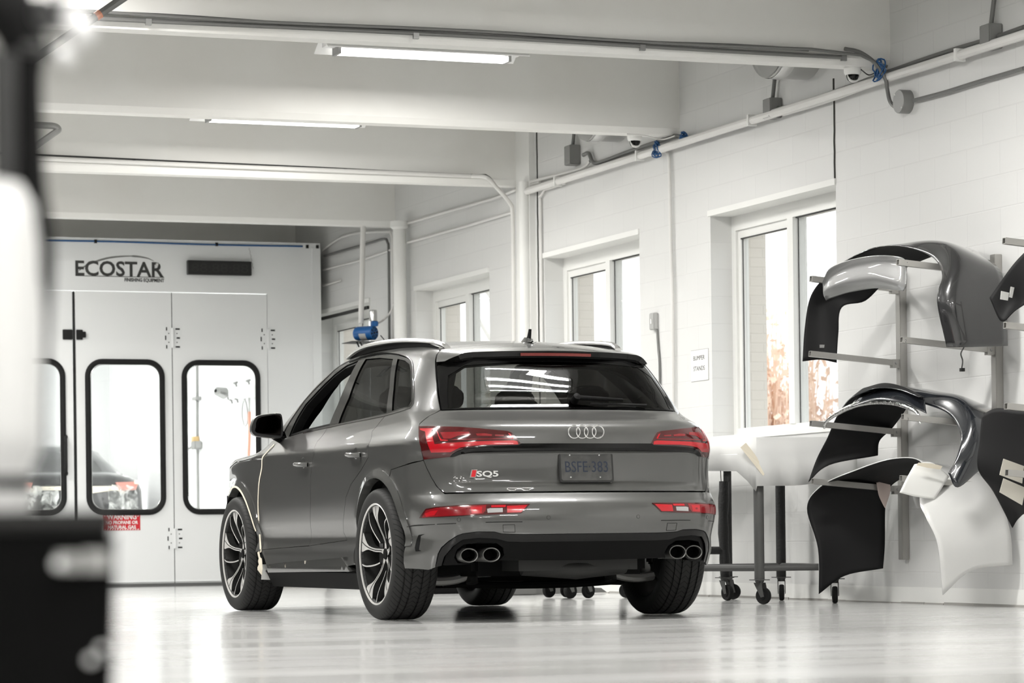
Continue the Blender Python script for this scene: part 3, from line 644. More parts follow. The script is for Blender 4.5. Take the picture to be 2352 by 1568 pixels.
patch('bumper_slot', 'cyl', slot, satin, CAR, off=.0015, depth=.004, gap=0, res=.02, mirror=True)
# badge rings, plate, model badge
def gate_frame(px, py, lift=.004):
    p = np.array(cpx(px, py)); n = grad(p[None])[0]; p = p+n*lift
    return Vector(p), frame_M(p, np.cross([0, 0, 1], n), [0, 0, 1])
P0, M0 = gate_frame(1345, 992)
mb = MB()
for k in (-1.5, -.5, .5, 1.5):
    mb.tube([M0 @ Vector((k*.0465+.034*math.cos(t), .034*math.sin(t), .002)) for t in np.linspace(0, 2*PI, 41)[:-1]], .0036, 8, close=True)
mb.build('badge_rings', chrome, CAR, smooth=True, local=True)
Pp, Mp = gate_frame(1344, 1071, .012); Mp = frame_M(Pp, (0, -1, 0), (.12, 0, 1))
def rrect(w, h, r, n=5): return [(sx*(w/2-r)+r*math.cos(a), sy*(h/2-r)+r*math.sin(a)) for sx, sy, a0 in ((1, 1, 0), (-1, 1, PI/2), (-1, -1, PI), (1, -1, 1.5*PI)) for a in [a0+PI/2*k/n for k in range(n+1)]]
mb = MB(); mb.prism([Mp @ Vector((a, b, -.006)) for a, b in rrect(.318, .172, .016)], Mp.to_3x3() @ Vector((0, 0, .010))); plate = mb.build('license_plate', mat('black_plate_frame', (.02, .02, .02), .3), CAR, local=True, bevel=.002)
mb = MB(); mb.prism([Mp @ Vector((a, b, .004)) for a, b in rrect(.296, .150, .012)], Mp.to_3x3() @ Vector((0, 0, .0012))); mb.build('plate_face', mat('smoked_plate', (.050, .050, .049), .35, vary=(14, (.075, .075, .072))), plate, local=True)
text_obj('plate_lettering', 'BSFE·383', .085, Mp @ Matrix.Translation((-.124, -.030, .0054)), mat('plate_blue_ink', (.012, .020, .042), .4), plate, ext=.0006, fix=.25, local=True)
for a in (-.095, .078):
    for b in (.062, -.058): MB().lathe([(0, .0025), (.004, .002), (.005, 0)], Mp @ Vector((a, b, .005)), Mp.to_3x3() @ Vector((0, 0, 1)), 12).build('plate_bolt', chrome, plate, local=True)
Pb, Mb_ = gate_frame(1112, 1087, .006)
badge = text_obj('model_badge', 'SQ5', .042, Mb_ @ Matrix.Translation((-.042, -.016, .001)), mat('bright_badge', (.75, .75, .74), .35, .4), CAR, ext=.002, bold=.001, fix=.118, local=True)
mb = MB(); mb.prism([Mb_ @ Vector(v) for v in ((-.080, -.022, -.001), (-.046, -.022, -.001), (-.036, .022, -.001), (-.068, .022, -.001))], Mb_.to_3x3() @ Vector((0, 0, .003))); mb.build('badge_plate', chrome, badge, local=True)
mb = MB(); mb.prism([Mb_ @ Vector(v) for v in ((-.072, -.018, .002), (-.050, -.018, .002), (-.042, .018, .002), (-.064, .018, .002))], Mb_.to_3x3() @ Vector((0, 0, .0015))); mb.build('badge_flash', mat('badge_red', (.6, .01, .02), .3), badge, local=True)
# rear wiper
wa = [cpx(1319, 921), cpx(1330, 922), cpx(1370, 924), cpx(1424, 927)]; wb = [cpx(1355, 930), cpx(1400, 931), cpx(1483, 933)]
N_ = grad(np.array(wa)); W_ = [Vector(np.array(p)+n*.035) for p, n in zip(wa, N_)]
wp = MB().tube(W_, [.016, .015, .012, .009], 10).build('rear_wiper', satin, CAR, smooth=True, local=True)
MB().lathe([(0, .055), (.02, .05), (.024, .0)], wa[0], N_[0], 16).build('wiper_pivot', satin, wp, smooth=True, local=True)
MB().tube([Vector(np.array(p)+n*.012) for p, n in zip(wb, grad(np.array(wb)))], .006, 8).build('wiper_blade', black, wp, local=True)
# roof antenna, rails
az = float(T(.02, 0))
mb = MB(); pr = [(-.085, 0), (-.08, .012), (-.05, .02), (.0, .028), (.04, .018), (.085, .004), (.09, 0)]
for i, (x, h) in enumerate(pr): pass
vs = []; 
for x, h in pr:
    w_ = .024*(1-abs(x)/.12); vs += [Vector((.02+x, -w_, az-.004)), Vector((.02+x, -w_*.6, az+h)), Vector((.02+x, w_*.6, az+h)), Vector((.02+x, w_, az-.004))]
mb.add(vs, [(4*i+k, 4*i+k+1, 4*i+5+k, 4*i+4+k) for i in range(len(pr)-1) for k in range(3)]); an = mb.build('roof_antenna', mat('dark_grey_antenna', (.03, .03, .03), .2, 0, 1), CAR, smooth=True, local=True)
MB().prism([Vector((.02+x, -.006, az+z)) for x, z in ((-.05, .015), (-.06, .070), (-.045, .072), (-.02, .03), (.0, .02))], (0, .012, 0)).build('antenna_fin', satin, an, local=True)
for s_ in (1, -1):
    pts = [(x, s_*y, z) for x, y, z in ((-.085, .520, float(T(-.085, .52))+.004), (-.03, .528, float(T(-.03, .53))+.016), (.12, .545, float(T(.1, .54))+.030), (.6, .56, float(T(.6, .56))+.032), (1.1, .562, float(T(1.1, .562))+.032), (1.35, .565, float(T(1.35, .56))+.024), (1.52, .57, float(T(1.52, .57))+.002))]
    P = catmull(pts, 8); mb = MB(); n = 10; vs = []
    for i, p in enumerate(P):
        e = min(i, len(P)-1-i); h = .008+.006*min(e/6, 1); w_ = .022
        vs += [Vector((p[0], p[1]+w_*math.cos(2*PI*k/n)*.9, p[2]+h*math.sin(2*PI*k/n))) for k in range(n)]
    mb.add(vs, [(i*n+k, i*n+(k+1) % n, (i+1)*n+(k+1) % n, (i+1)*n+k) for i in range(len(P)-1) for k in range(n)]+[tuple(range(n)), tuple(len(vs)-n+k for k in range(n))])
    mb.build('roof_rail', silver, CAR, smooth=True, local=True)
    MB().prism([Vector((x, s_*.545, float(T(x, .55))-.01)) for x in np.linspace(-.02, 1.5, 9)]+[Vector((x, s_*.545, float(T(x, .55))+.016*min(1, (1.5-x)*5, (x+.02)*6)+.003)) for x in np.linspace(1.5, -.02, 9)], (0, s_*.014, 0)).build('rail_foot', satin, CAR, local=True)
# door mirrors
mo = [(578, 985), (582, 967), (591, 956), (615, 951), (641, 949.5), (648, 957), (650.5, 985), (648, 1001), (638, 1006), (600, 1003), (583, 998)]
mg = [(590, 966), (600, 957.5), (642, 953), (646, 975), (645, 996), (638, 999), (590, 993), (588, 980)]
for s_ in (1, -1):
    fl = lambda v: Vector((v.x, v.y*s_, v.z))
    A = [clx(a, b, 1.98) for a, b in mo]; c = sum(A, Vector())/len(A); rings = [A]
    for dx, k in ((.015, 1.04), (.05, 1.0), (.09, .86), (.12, .6), (.13, .25)): rings.append([Vector((1.98+dx, c.y+(p.y-c.y)*k, c.z+(p.z-c.z)*k)) for p in A])
    rings = [[fl(v) for v in catmullv] for catmullv in [[Vector(q) for q in catmull(r_, 3, True)] for r_ in rings]]; n = len(rings[0]); mb = MB()
    mb.add([v for r_ in rings for v in r_], [(i*n+k, i*n+(k+1) % n, (i+1)*n+(k+1) % n, (i+1)*n+k) for i in range(len(rings)-1) for k in range(n)]+[tuple((len(rings)-1)*n+k for k in range(n))]+[tuple(range(n))])
    dm = mb.build('door_mirror', paint if s_ > 0 else paint, CAR, smooth=True, local=True)
    G_ = [fl(Vector(q)) for q in catmull([clx(a, b, 1.976) for a, b in mo], 3, True)]; MB().prism(G_, (.003, 0, 0)).build('mirror_rim', black, dm, local=True)
    G_ = [fl(Vector(q)) for q in catmull([clx(a, b, 1.972) for a, b in mg], 3, True)]; MB().prism(G_, (.003, 0, 0)).build('mirror_glass', mat('mirror_glass', (.06, .05, .05), .05, 1), dm, local=True)
    arm = [fl(v) for v in (clx(628, 1001, 2.03), clx(645, 1010, 2.05), clx(660, 1013, 2.08))]; MB().tube(arm, [.022, .024, .03], 8).build('mirror_arm', satin, dm, smooth=True, local=True)
# door handles
for (a, b) in ((697, 1067), (817, 1045)):
    p = np.array(cpx(a, b)); n = grad(p[None])[0]
    for s_ in (1, -1):
        q = Vector((p[0], p[1]*s_, p[2])); nn = Vector((n[0], n[1]*s_, n[2])); M_ = frame_M(q, (1, 0, .02), (0, 0, 1))
        if (M_.to_3x3() @ Vector((0, 0, 1))).dot(nn) < 0: M_ = frame_M(q, (-1, 0, -.02), (0, 0, 1))
        pts = [M_ @ Vector(v) for v in ((-.09, .004, .004), (-.07, .004, .030), (-.03, .003, .040), (.03, .0, .040), (.07, 0, .030), (.09, 0, .004))]
        h = MB().tube([Vector(v) for v in catmull(pts, 4)], .013, 10).build('door_handle', paint, CAR, smooth=True, local=True)
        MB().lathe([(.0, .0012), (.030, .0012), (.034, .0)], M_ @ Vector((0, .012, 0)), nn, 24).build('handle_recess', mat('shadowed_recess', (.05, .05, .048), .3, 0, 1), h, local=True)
# masking tape along the front door edge and the front arch
strip('masking_tape', pxs([(631, 1021), (612, 1041), (603.5, 1053), (602.3, 1075), (596, 1110), (594, 1164), (597.5, 1222), (600, 1268)]), .016, tape, CAR, off=.003)
strip('masking_tape', arch(2.824, 119, 20, .432, 20)[0:], .013, tape, CAR, off=.011)
strip('masking_tape', pxs([(597, 1268), (601, 1285), (603, 1300), (600, 1312)]), [.02, .05, .06, .045], tape, CAR, off=.012)
# ------------------------------------------------------------------ wheels
def tread_mat():
    m = mat('tyre_tread', (.016, .016, .0155), .62); nt = m.node_tree; b = nt.nodes['Principled BSDF']
    uv = nt.nodes.new('ShaderNodeUVMap'); sp = nt.nodes.new('ShaderNodeSeparateXYZ'); nt.links.new(uv.outputs[0], sp.inputs[0])
    def mth(op, a, b_=None):
        n = nt.nodes.new('ShaderNodeMath'); n.operation = op
        for i, v in enumerate((a, b_)):
            if v is None: continue
            if isinstance(v, (int, float)): n.inputs[i].default_value = v
            else: nt.links.new(v, n.inputs[i])
        return n.outputs[0]
    v = mth('ABSOLUTE', mth('SUBTRACT', mth('ABSOLUTE', sp.outputs[1]), .028)); u = mth('ADD', mth('MULTIPLY', sp.outputs[0], 68), mth('MULTIPLY', v, 26))
    fr = mth('FRACT', u); g = mth('LESS_THAN', fr, .17); inr = mth('LESS_THAN', mth('ABSOLUTE', sp.outputs[1]), .122); g = mth('MULTIPLY', g, inr)
    mx = nt.nodes.new('ShaderNodeMix'); mx.data_type = 'RGBA'; nt.links.new(g, mx.inputs['Factor']); mx.inputs['A'].default_value = (.022, .022, .0215, 1); mx.inputs['B'].default_value = (.002, .002, .002, 1); b.inputs['Specular IOR Level'].default_value = .3
    nt.links.new(mx.outputs['Result'], b.inputs['Base Color'])
    bp = nt.nodes.new('ShaderNodeBump'); bp.inputs['Distance'].default_value = .006; bp.inputs['Strength'].default_value = .8; nt.links.new(mth('SUBTRACT', 1, g), bp.inputs['Height']); nt.links.new(bp.outputs[0], b.inputs['Normal'])
    return m
treadm = tread_mat()
rimdark = mat('dark_rim_paint', (.035, .035, .034), .3, .3, .6); rimface = mat('machined_rim_face', (.72, .71, .69), .3, .4)
tp = [(.262, .104), (.276, .119), (.292, .126), (.312, .1295), (.335, .128), (.350, .121), (.360, .109), (.3650, .094), (.3668, .0800), (.3600, .0785), (.3600, .0705), (.3672, .069), (.3682, .050), (.3684, .036), (.3600, .0345), (.3600, .0265), (.3685, .025), (.3685, -.025), (.3600, -.0265), (.3600, -.0345), (.3684, -.036), (.3682, -.050), (.3672, -.069), (.3600, -.0705), (.3600, -.0785), (.3668, -.080), (.3650, -.094), (.360, -.109), (.350, -.121), (.335, -.128), (.312, -.1295), (.292, -.126), (.276, -.119), (.262, -.104)]
def build_wheel(cx, s_, rot):
    C0 = Vector((cx, s_*.806, .3685)); n = 96; mp_ = len(tp)
    vs = []; uvs = []
    for k in range(n+1):
        a = 2*PI*k/n
        for r_, y in tp:
            v = C0+Vector((math.cos(a)*r_, y*s_, math.sin(a)*r_))
            if v.z < .0015: v.z = .0015
            vs.append(v); uvs.append((k/n, y))
    fs = [(k*mp_+i, (k+1)*mp_+i, (k+1)*mp_+i+1, k*mp_+i+1) for k in range(n) for i in range(mp_-1)]
    t = mesh('wheel', vs, fs, treadm, CAR, True, local=True); t.data.set_sharp_from_angle(angle=math.radians(50))
    ul = t.data.uv_layers.new(name='UVMap')
    for lp in t.data.loops: ul.data[lp.index].uv = uvs[lp.vertex_index]
    ax = (0, s_, 0)
    MB().lathe([(.284, .100), (.285, .121), (.280, .124), (.2735, .121), (.272, .108)], C0, ax, 96).build('rim_lip', rimface, t, smooth=True, local=True)
    MB().lathe([(.272, .116), (.266, .085), (.262, .02), (.258, -.08), (.272, -.105), (.280, -.105)], C0, ax, 64).build('rim_barrel', rimdark, t, smooth=True, local=True)
    MB().lathe([(0, -.005), (.165, -.005), (.165, .012), (.08, .012), (.075, .04), (0, .04)], C0, ax, 48).build('brake_disc', mat('brake_disc_steel', (.22, .22, .22), .35, .9), t, smooth=True, local=True)
    MB().bbox(C0+Vector((.06*s_*0+.08, s_*-.02, -.08)), C0+Vector((.17, s_*.045, .09))).build('brake_caliper', rimdark, t, local=True, bevel=.012)
    MB().lathe([(0, .070), (.028, .068), (.034, .060), (.036, .04)], C0, ax, 32).build('hub_cap', satin, t, smooth=True, local=True)
    def face(r_): return .062+.050*sst(.05, .24, r_)
    for k in range(5):
        a0 = math.radians(17+72*k+rot)
        def strip_(rows, dep):
            vs = []; fs = []
            for r_, al, ar in rows:
                for ang_, dd in ((al, 0), (ar, 0), (ar, dep), (al, dep)):
                    a = a0+math.radians(ang_) 
                    vs.append(C0+Vector((-s_*math.cos(a)*r_, s_*(float(face(r_))-dd), math.sin(a)*r_)))
            m_ = len(rows)
            fs = [(4*i+j, 4*i+(j+1) % 4, 4*i+4+(j+1) % 4, 4*i+4+j) for i in range(m_-1) for j in range(4)]+[(0, 1, 2, 3), tuple(4*m_-4+j for j in range(4))]
            return vs, fs
        mb = MB()
        rows = []
        for r_ in np.linspace(.03, .274, 14):
            wm = .0095+.010*float(sst(.07, .03, r_))+.047*float(sst(.17, .272, r_)); cen = 9*float(sst(.03, .13, r_))-5*float(sst(.13, .27, r_))
            hw = math.degrees(wm/r_); rows.append((r_, cen-hw, cen+hw))
        mb.add(*strip_(rows, .045))
        mb2 = MB(); rows = []
        for r_ in np.linspace(.095, .274, 10):
            f_ = (r_-.095)/.179; cen = 50-19*f_; hw = math.degrees(.0042/r_); rows.append((r_, cen-hw, cen+hw))
        mb.add(*strip_(rows, .03))
        o = mb.build('spoke', rimdark, t, local=True); o.data.materials.append(rimface)
        for p in o.data.polygons:
            if p.normal.y*s_ > .75: p.material_index = 1
        gv = MB(); gr = []
        for r_ in np.linspace(.06, .262, 10):
            cen = 9*float(sst(.03, .13, r_))-5*float(sst(.13, .27, r_)); hw = math.degrees((.0030)/r_); gr.append((r_, cen-hw, cen+hw))
        v_, f_ = strip_(gr, .003); gv.add([v+Vector((0, s_*.0012, 0)) for v in v_], f_); gv.build('spoke_groove', rimdark, t, local=True)
    return t
build_wheel(0, 1, 0); build_wheel(0, -1, 20); build_wheel(2.824, 1, -4); build_wheel(2.824, -1, 33)
# wheel housings, underbody, suspension
for c in (0, 2.824):
    for s_ in (1, -1):
        vs = []; n = 20
        for k in range(n+1):
            a = math.radians(-3+188*k/n)
            for r_, y in ((.43, .895), (.455, .87), (.455, .56), (.2, .55)): vs.append(Vector((c-r_*math.cos(a), s_*y, .365+r_*math.sin(a))))
        mb = MB(); mb.add(vs, [(k*4+i, (k+1)*4+i, (k+1)*4+i+1, k*4+i+1) for k in range(n) for i in range(3)]); mb.build('wheel_housing', rubber, CAR, local=True, fix=False)
mb = MB(); mb.bbox((.42, -.78, .20), (2.38, .78, .30)); mb.bbox((-.45, -.52, .24), (.42, .52, .42)); mb.bbox((2.38, -.52, .22), (3.3, .52, .5)); mb.bbox((.6, -.62, .165), (1.9, -.2, .22)); mb.bbox((.7, .15, .16), (2.0, .6, .22))
mb.build('underbody', satin, CAR, local=True, bevel=.03)
mb = MB(); mb.tube([(-.62, .3, .30), (-.66, 0, .275), (-.62, -.3, .30)], .055, 12); mb.bbox((-.70, -.35, .27), (-.45, .35, .36)); mb.build('rear_silencer', mat('dull_underside_metal', (.02, .02, .019), .55, .2), CAR, smooth=True, local=True)
for s_ in (1, -1):
    mb = MB(); mb.tube(catmull([(-.12, s_*.70, .225), (-.14, s_*.60, .215), (-.15, s_*.50, .225), (-.15, s_*.40, .255), (-.14, s_*.3, .26)], 4), [.026]*17, 8); mb.build('suspension_arm', mat('cast_alloy', (.40, .40, .39), .4, .6), CAR, smooth=True, local=True)
    MB().cyl((-.17, s_*.42, .20), (-.13, s_*.42, .33), .035, 12).build('suspension_bush', rubber, CAR, smooth=True, local=True)
MB().tube(catmull([(-.05, .55, .20), (-.1, .2, .185), (-.1, -.2, .185), (-.05, -.55, .20)], 4), .02, 8).build('anti_roll_bar', satin, CAR, smooth=True, local=True)
fl_ = MB(); fl_.add([(2.43, .86, .30), (2.43, .62, .30), (2.40, .60, .19), (2.42, .87, .205)], [(0, 1, 2, 3)]); o = fl_.build('mud_flap_paper', mat('pale_paper', (.62, .62, .60), .7), CAR, local=True); o.modifiers.new('t', 'SOLIDIFY').thickness = .003
# front end with the bumper off: dark carrier and bracket
MB().bbox((3.12, -.62, .35), (3.42, .62, .62)).build('front_crash_beam', satin, CAR, local=True, bevel=.02)
MB().bbox((3.18, .72, .66), (3.30, .84, .76)).build('headlamp_bracket', black, CAR, local=True, bevel=.01)
MB().bbox((3.18, -.84, .66), (3.30, -.72, .76)).build('headlamp_bracket', black, CAR, local=True, bevel=.01)
MB().bbox((3.15, -.70, .60), (3.45, .70, .86)).build('radiator_support', satin, CAR, local=True, bevel=.03)
# cabin
mb = MB(); mb.bbox((-.55, -.68, .55), (.45, .68, .80)); mb.bbox((.45, -.68, .32), (2.3, .68, .40)); mb.bbox((2.2, -.72, .40), (2.45, .72, 1.02)); mb.build('cabin_floor', trimdark, CAR, local=True)
for s_ in (1, -1):
    mb = MB(); mb.bbox((-.3, s_*.78, .45), (2.2, s_*.80, 1.06)); mb.build('door_lining', trimdark, CAR, local=True)
seatm = mat('dark_seat_cloth', (.02, .02, .02), .85)
def cushion(name, c, d, tilt, parent=CAR, r=.06):
    M_ = Matrix.Rotation(tilt, 3, 'Y'); mb = MB(); mb.box(c, d, M_); o = mb.build(name, seatm, parent, local=True, bevel=r); md = o.modifiers.new('s', 'SUBSURF'); md.levels = md.render_levels = 1; o.data.shade_smooth(); return o
for s_ in (1, -1):
    cushion('front_seat', (1.28, s_*.37, .85), (.14, .50, .62), -.22); cushion('front_headrest', (1.16, s_*.37, 1.27), (.10, .27, .20), -.15, r=.04)
    cushion('rear_seat', (.30, s_*.40, .88), (.14, .56, .55), -.30); cushion('rear_headrest', (.20, s_*.45, 1.245), (.09, .27, .17), -.2, r=.035)
cushion('rear_headrest', (.20, 0, 1.20), (.09, .28, .14), -.2, r=.035)
MB().lathe([(.16, 0), (.175, .012), (.16, .024), (.15, .012), (.16, 0)], (1.95, .37, .98), (-1, 0, .5), 32).build('steering_wheel', trimdark, CAR, smooth=True, local=True)
# ================================================================== spray booth at the far end
BY = 29.1
def b_(px, py, y=BY): return ony(px, py, y)
boothw = mat('booth_white_panel', (.80, .81, .81), .35); boothin = mat('booth_inner_white', (.86, .87, .87), .45)
BL, BR, BZ, BE = 4.2, 8.99, 3.44, 38.4
booth = empty('spray_booth', (BR, BY, 0), 0, 'white panelled spray booth with windowed doors filling the far end', 'spray booth')
DX = [8.417, 7.42, 6.42, 5.42, 4.42]
m = MB(); m.bbox((BL, BY, 2.965), (BR, BY+.06, BZ)); m.bbox((DX[0]+.003, BY, 0), (BR, BY+.06, 2.965)); m.bbox((BL, BY, 0), (DX[-1]-.003, BY+.06, 2.965)); m.bbox((DX[-1], BY, 0), (DX[0], BY+.06, .022)); m.build('front_panel', boothw, booth)
MB().bbox((BR-.09, BY-.012, 0), (BR, BY, BZ)).build('corner_post', boothw, booth)
m = MB(); m.bbox((BR-.06, BY+.06, 0), (BR, BE, BZ)); m.bbox((BL, BY+.06, 0), (BL+.06, BE, BZ)); m.bbox((BL, BE, 0), (BR, BE+.06, BZ)); m.bbox((BL, BY, BZ), (BR, BE+.06, BZ+.05)); m.bbox((BL+.06, BY+.06, .0), (BR-.06, BE, .14)); m.build('booth_shell', boothin, booth)
MB().bbox((BL, BY-.02, 0), (BR-.5, BY, .032)).build('kick_strip', mat('grey_threshold', (.10, .10, .10), .5), booth)
def rr3(x0, x1, z0, z1, r, n=8):
    return [(cx+r*math.cos(a0+PI/2*k/n), cz+r*math.sin(a0+PI/2*k/n)) for cx, cz, a0 in ((x1-r, z1-r, 0), (x0+r, z1-r, PI/2), (x0+r, z0+r, PI), (x1-r, z0+r, 1.5*PI)) for k in range(n+1)]
def holed(mb, O, I, y0, y1):
    n = len(I); k = n//4; x0, x1, z0, z1 = O; vs = []; outer = []
    cor = [(x1, z1), (x0, z1), (x0, z0), (x1, z0)]
    for i, (x, z) in enumerate(I):
        q = i//k; j = i % k; c = cor[q]
        h = (k-1)/2; outer.append((c[0] if (j <= h) == (q in (0, 2)) or j == h else x, c[1] if (j >= h) == (q in (0, 2)) or j == h else z))
    for y in (y0, y1): vs += [(x, y, z) for x, z in outer]+[(x, y, z) for x, z in I]
    fs = []
    for i in range(n):
        j = (i+1) % n
        fs += [(i, j, n+j, n+i), (2*n+i, 3*n+i, 3*n+j, 2*n+j), (n+i, n+j, 3*n+j, 3*n+i), (i, 2*n+i, 2*n+j, j)]
    return mb.add(vs, fs)
def pipe_loop(pts, r, close=True, n=10): return MB().tube(pts, r, n, close=close)
def hinge(parent, x, z, flip=1):
    h = MB(); h.bbox((x-.085, BY-.008, z-.115), (x-.012, BY, z+.115)); h.bbox((x+.012, BY-.008, z-.115), (x+.085, BY, z+.115)); h.cyl((x, BY-.012, z-.10), (x, BY-.012, z+.10), .014, 12)
    h_ = h.build('hinge', boothw, parent)
    s = MB()
    for dx, dz, w_, h2 in ((-.062, .09, .012, .035), (-.062, -.09, .012, .035), (-.072, 0, .012, .045), (-.04, .045, .01, .01), (-.04, -.045, .01, .01), (.052, .09, .045, .016), (.052, -.09, .045, .016), (.058, 0, .035, .016), (.045, .045, .01, .01), (.045, -.045, .01, .01)):
        s.bbox((x+dx-w_/2, BY-.010, z+dz-h2/2), (x+dx+w_/2, BY-.0085, z+dz+h2/2))
    s.build('hinge_slot', black, h_)
for i in range(4):
    x0, x1 = DX[i+1]+.004, DX[i]-.004
    if i == 2: x1 -= .012
    if i == 1: x0 += .012
    d = MB(); wx0, wx1 = x0+.115, x1-.105; I = rr3(wx0, wx1, .745, 2.255, .15)
    holed(d, (x0, x1, .025, 2.955), I, BY-.004, BY+.05)
    lab = {0: 'booth door next to the right corner post', 1: 'booth door right of the black centre seal', 2: 'booth door carrying the long black handle', 3: 'booth door farthest from the window wall'}[i]
    dr = d.build('booth_door', boothw, booth)
    pipe_loop([(x, BY-.008, z) for x, z in rr3(wx0, wx1, .745, 2.255, .15)], .028).build('window_seal', rubber, dr, smooth=True)
    pipe_loop([(x, BY-.02, z) for x, z in rr3(wx0+.03, wx1-.03, .775, 2.225, .13)], .004, n=6).build('window_bead', silver, dr)
    MB().prism([(x, BY+.02, z) for x, z in rr3(wx0, wx1, .745, 2.255, .15)], (0, .005, 0)).build('window_pane', clear, dr)
    if i == 2:
        h = MB(); p = [b_(152, 992), b_(153, 1000), b_(154, 1062), b_(154, 1071)]; hx = x1-.09
        h.tube(catmull([(hx, BY, 1.50), (hx, BY-.05, 1.48), (hx, BY-.055, 1.32), (hx, BY-.05, 1.16), (hx, BY, 1.14)], 5), .015, 10); h.lathe([(.0, .02), (.026, .02), (.03, 0)], (hx, BY-.004, 1.50), (0, -1, 0), 16); h.lathe([(.0, .02), (.026, .02), (.03, 0)], (hx, BY-.004, 1.14), (0, -1, 0), 16)
        h.build('door_handle', black, dr, smooth=True)
        MB().bbox((x1-.10, BY-.02, 2.47), (x1-.002, BY-.004, 2.57)).build('door_latch', black, dr, bevel=.004)
    if i == 1: m = MB(); m.bbox((x0+.005, BY-.02, 2.47), (x0+.07, BY-.004, 2.57)); m.bbox((x0+.06, BY-.03, 2.49), (x0+.10, BY-.02, 2.55)); m.build('door_latch', black, dr, bevel=.004)
    if i in (0, 1): MB().bbox((x0, BY-.016, .045), (x1, BY-.004, .052)).build('bottom_rail', boothw, dr)
MB().bbox((6.412, BY-.012, .03), (6.430, BY+.03, 2.95)).build('centre_seal', rubber, booth)
MB().bbox((7.415, BY-.001, .03), (7.425, BY+.03, 2.955)).build('door_gap_seal', rubber, booth)
for x in (7.42, 8.417):
    for z in (2.5, .48): hinge(booth, x+.005, z)
# logo lettering, display, warning sign
LM = lambda x, z, y=BY-.003: frame_M((x, y, z), (1, 0, 0), (0, 0, 1))
inkm = mat('dark_grey_print', (.035, .035, .033), .5); inkg = mat('mid_grey_print', (.18, .18, .175), .5)
pA, pB = b_(173, 630), b_(376, 630)
tag(text_obj('wall_lettering', 'ECOSTAR', .205, LM(pA.x, 3.115), inkm, bold=.0045, fix=pB.x-pA.x, ext=.001), 'dark grey ECOSTAR lettering on the booth header', 'lettering')
lg = bpy.data.objects[-1] if False else [o for o in COL.objects if o.name == 'wall_lettering'][0]
text_obj('small_lettering', 'FINISHING EQUIPMENT', .05, LM(b_(286, 645).x, b_(330, 647).z), inkm, lg, bold=.0012, fix=b_(377, 645).x-b_(286, 645).x)
MB().bbox((pA.x, BY-.003, b_(275, 635).z-.003), (pB.x+.003, BY-.001, b_(275, 635).z+.003)).build('underline', inkm, lg)
sw = catmull([b_(181, 621), b_(205, 606), b_(250, 592), b_(300, 588), b_(335, 592), b_(353, 599)], 6); vs = []
for i, p in enumerate(sw): t = .010*math.sin(PI*min(1, (i+2)/(len(sw)*.7)))**.5 if i < len(sw)*.6 else .010*(1-(i-len(sw)*.6)/(len(sw)*.5)); vs += [(p[0], BY-.0012, p[2]-t), (p[0], BY-.0012, p[2]+t)]
o = MB().add(vs, [(2*i, 2*i+1, 2*i+3, 2*i+2) for i in range(len(sw)-1)]).build('swoosh', inkg, lg)
sc_ = b_(360.5, 607); MB().prism([(sc_.x+.022*(1 if k % 2 == 0 else .42)*math.sin(PI*k/5), BY-.0045, sc_.z+.022*(1 if k % 2 == 0 else .42)*math.cos(PI*k/5)) for k in range(10)], (0, -.001, 0)).build('star', white, lg)
c0, c1 = b_(428, 598), b_(574, 635)
ck = MB().bbox((c0.x, BY-.07, c1.z+.004), (c1.x, BY-.003, c0.z-.002)).build('digital_clock', mat('black_display', (.010, .010, .010), .35), bevel=.004); tag(ck, 'long black unlit digital clock on the booth header', 'clock')
text_obj('display_digits', '88:88:88', .13, frame_M((c0.x+.035, BY-.0708, c1.z+.03), (1, 0, 0), (.06, 0, 1)), mat('unlit_segment', (.022, .022, .021), .5), ck, fix=c1.x-c0.x-.07, ext=.0004)
ch = MB(); a = b_(571, 570); 
for k in range(10): ch.tube([(a.x+.004*k, BY-.02, a.z-.021*k), (a.x+.004*(k+1)+(.004 if k % 2 else -.004), BY-.02, a.z-.021*(k+1))], .003, 5)
tag(ch.build('hanging_chain', steel, None), 'thin chain hanging at the right end of the digital clock', 'chain')
redsign = mat('sign_red', (.55, .01, .02), .5); s0, s1 = b_(236, 1183.5), b_(322, 1217)
sg = MB().bbox((s0.x, BY-.008, s1.z), (s1.x, BY-.0045, s0.z)).build('warning_sign', redsign); tag(sg, 'small red and white warning sign below the middle booth window', 'sign')
for k, (tx, sz, dz, w_) in enumerate((('WARNING', .075, .115, .80), ('NO PROPANE OR', .045, .068, .88), ('NATURAL GAS', .045, .022, .76))):
    W_ = (s1.x-s0.x)*w_; text_obj('sign_lettering', tx, sz, LM((s0.x+s1.x)/2-W_/2, s1.z+dz-.005, BY-.0085), white, sg, fix=W_, bold=.0015)
st = MB()
for k in range(14):
    x = s0.x+.006+k*(s1.x-s0.x-.012)/14
    for z in (s1.z+.003, s0.z-.014): st.prism([(x, BY-.0085, z), (x+.012, BY-.0085, z), (x+.020, BY-.0085, z+.011), (x+.008, BY-.0085, z+.011)], (0, -.0005, 0))
st.build('sign_border', white, sg)
# blue air hose along the top edge of the booth
bl_ = mat('blue_hose', (.012, .085, .24), .4)
hz = MB().tube([(x, BY-.012, BZ+.012+.003*math.sin(x*3)) for x in np.arange(4.2, 8.99, .2)], .009, 8).build('air_hose', bl_); tag(hz, 'blue air hose clipped along the booth top edge', 'hose')
m = MB()
for px in (219, 497, 705, 728): p = b_(px, 560); m.bbox((p.x-.012, BY-.024, BZ-.004), (p.x+.012, BY, BZ+.03))
m.build('hose_clip', black, hz)
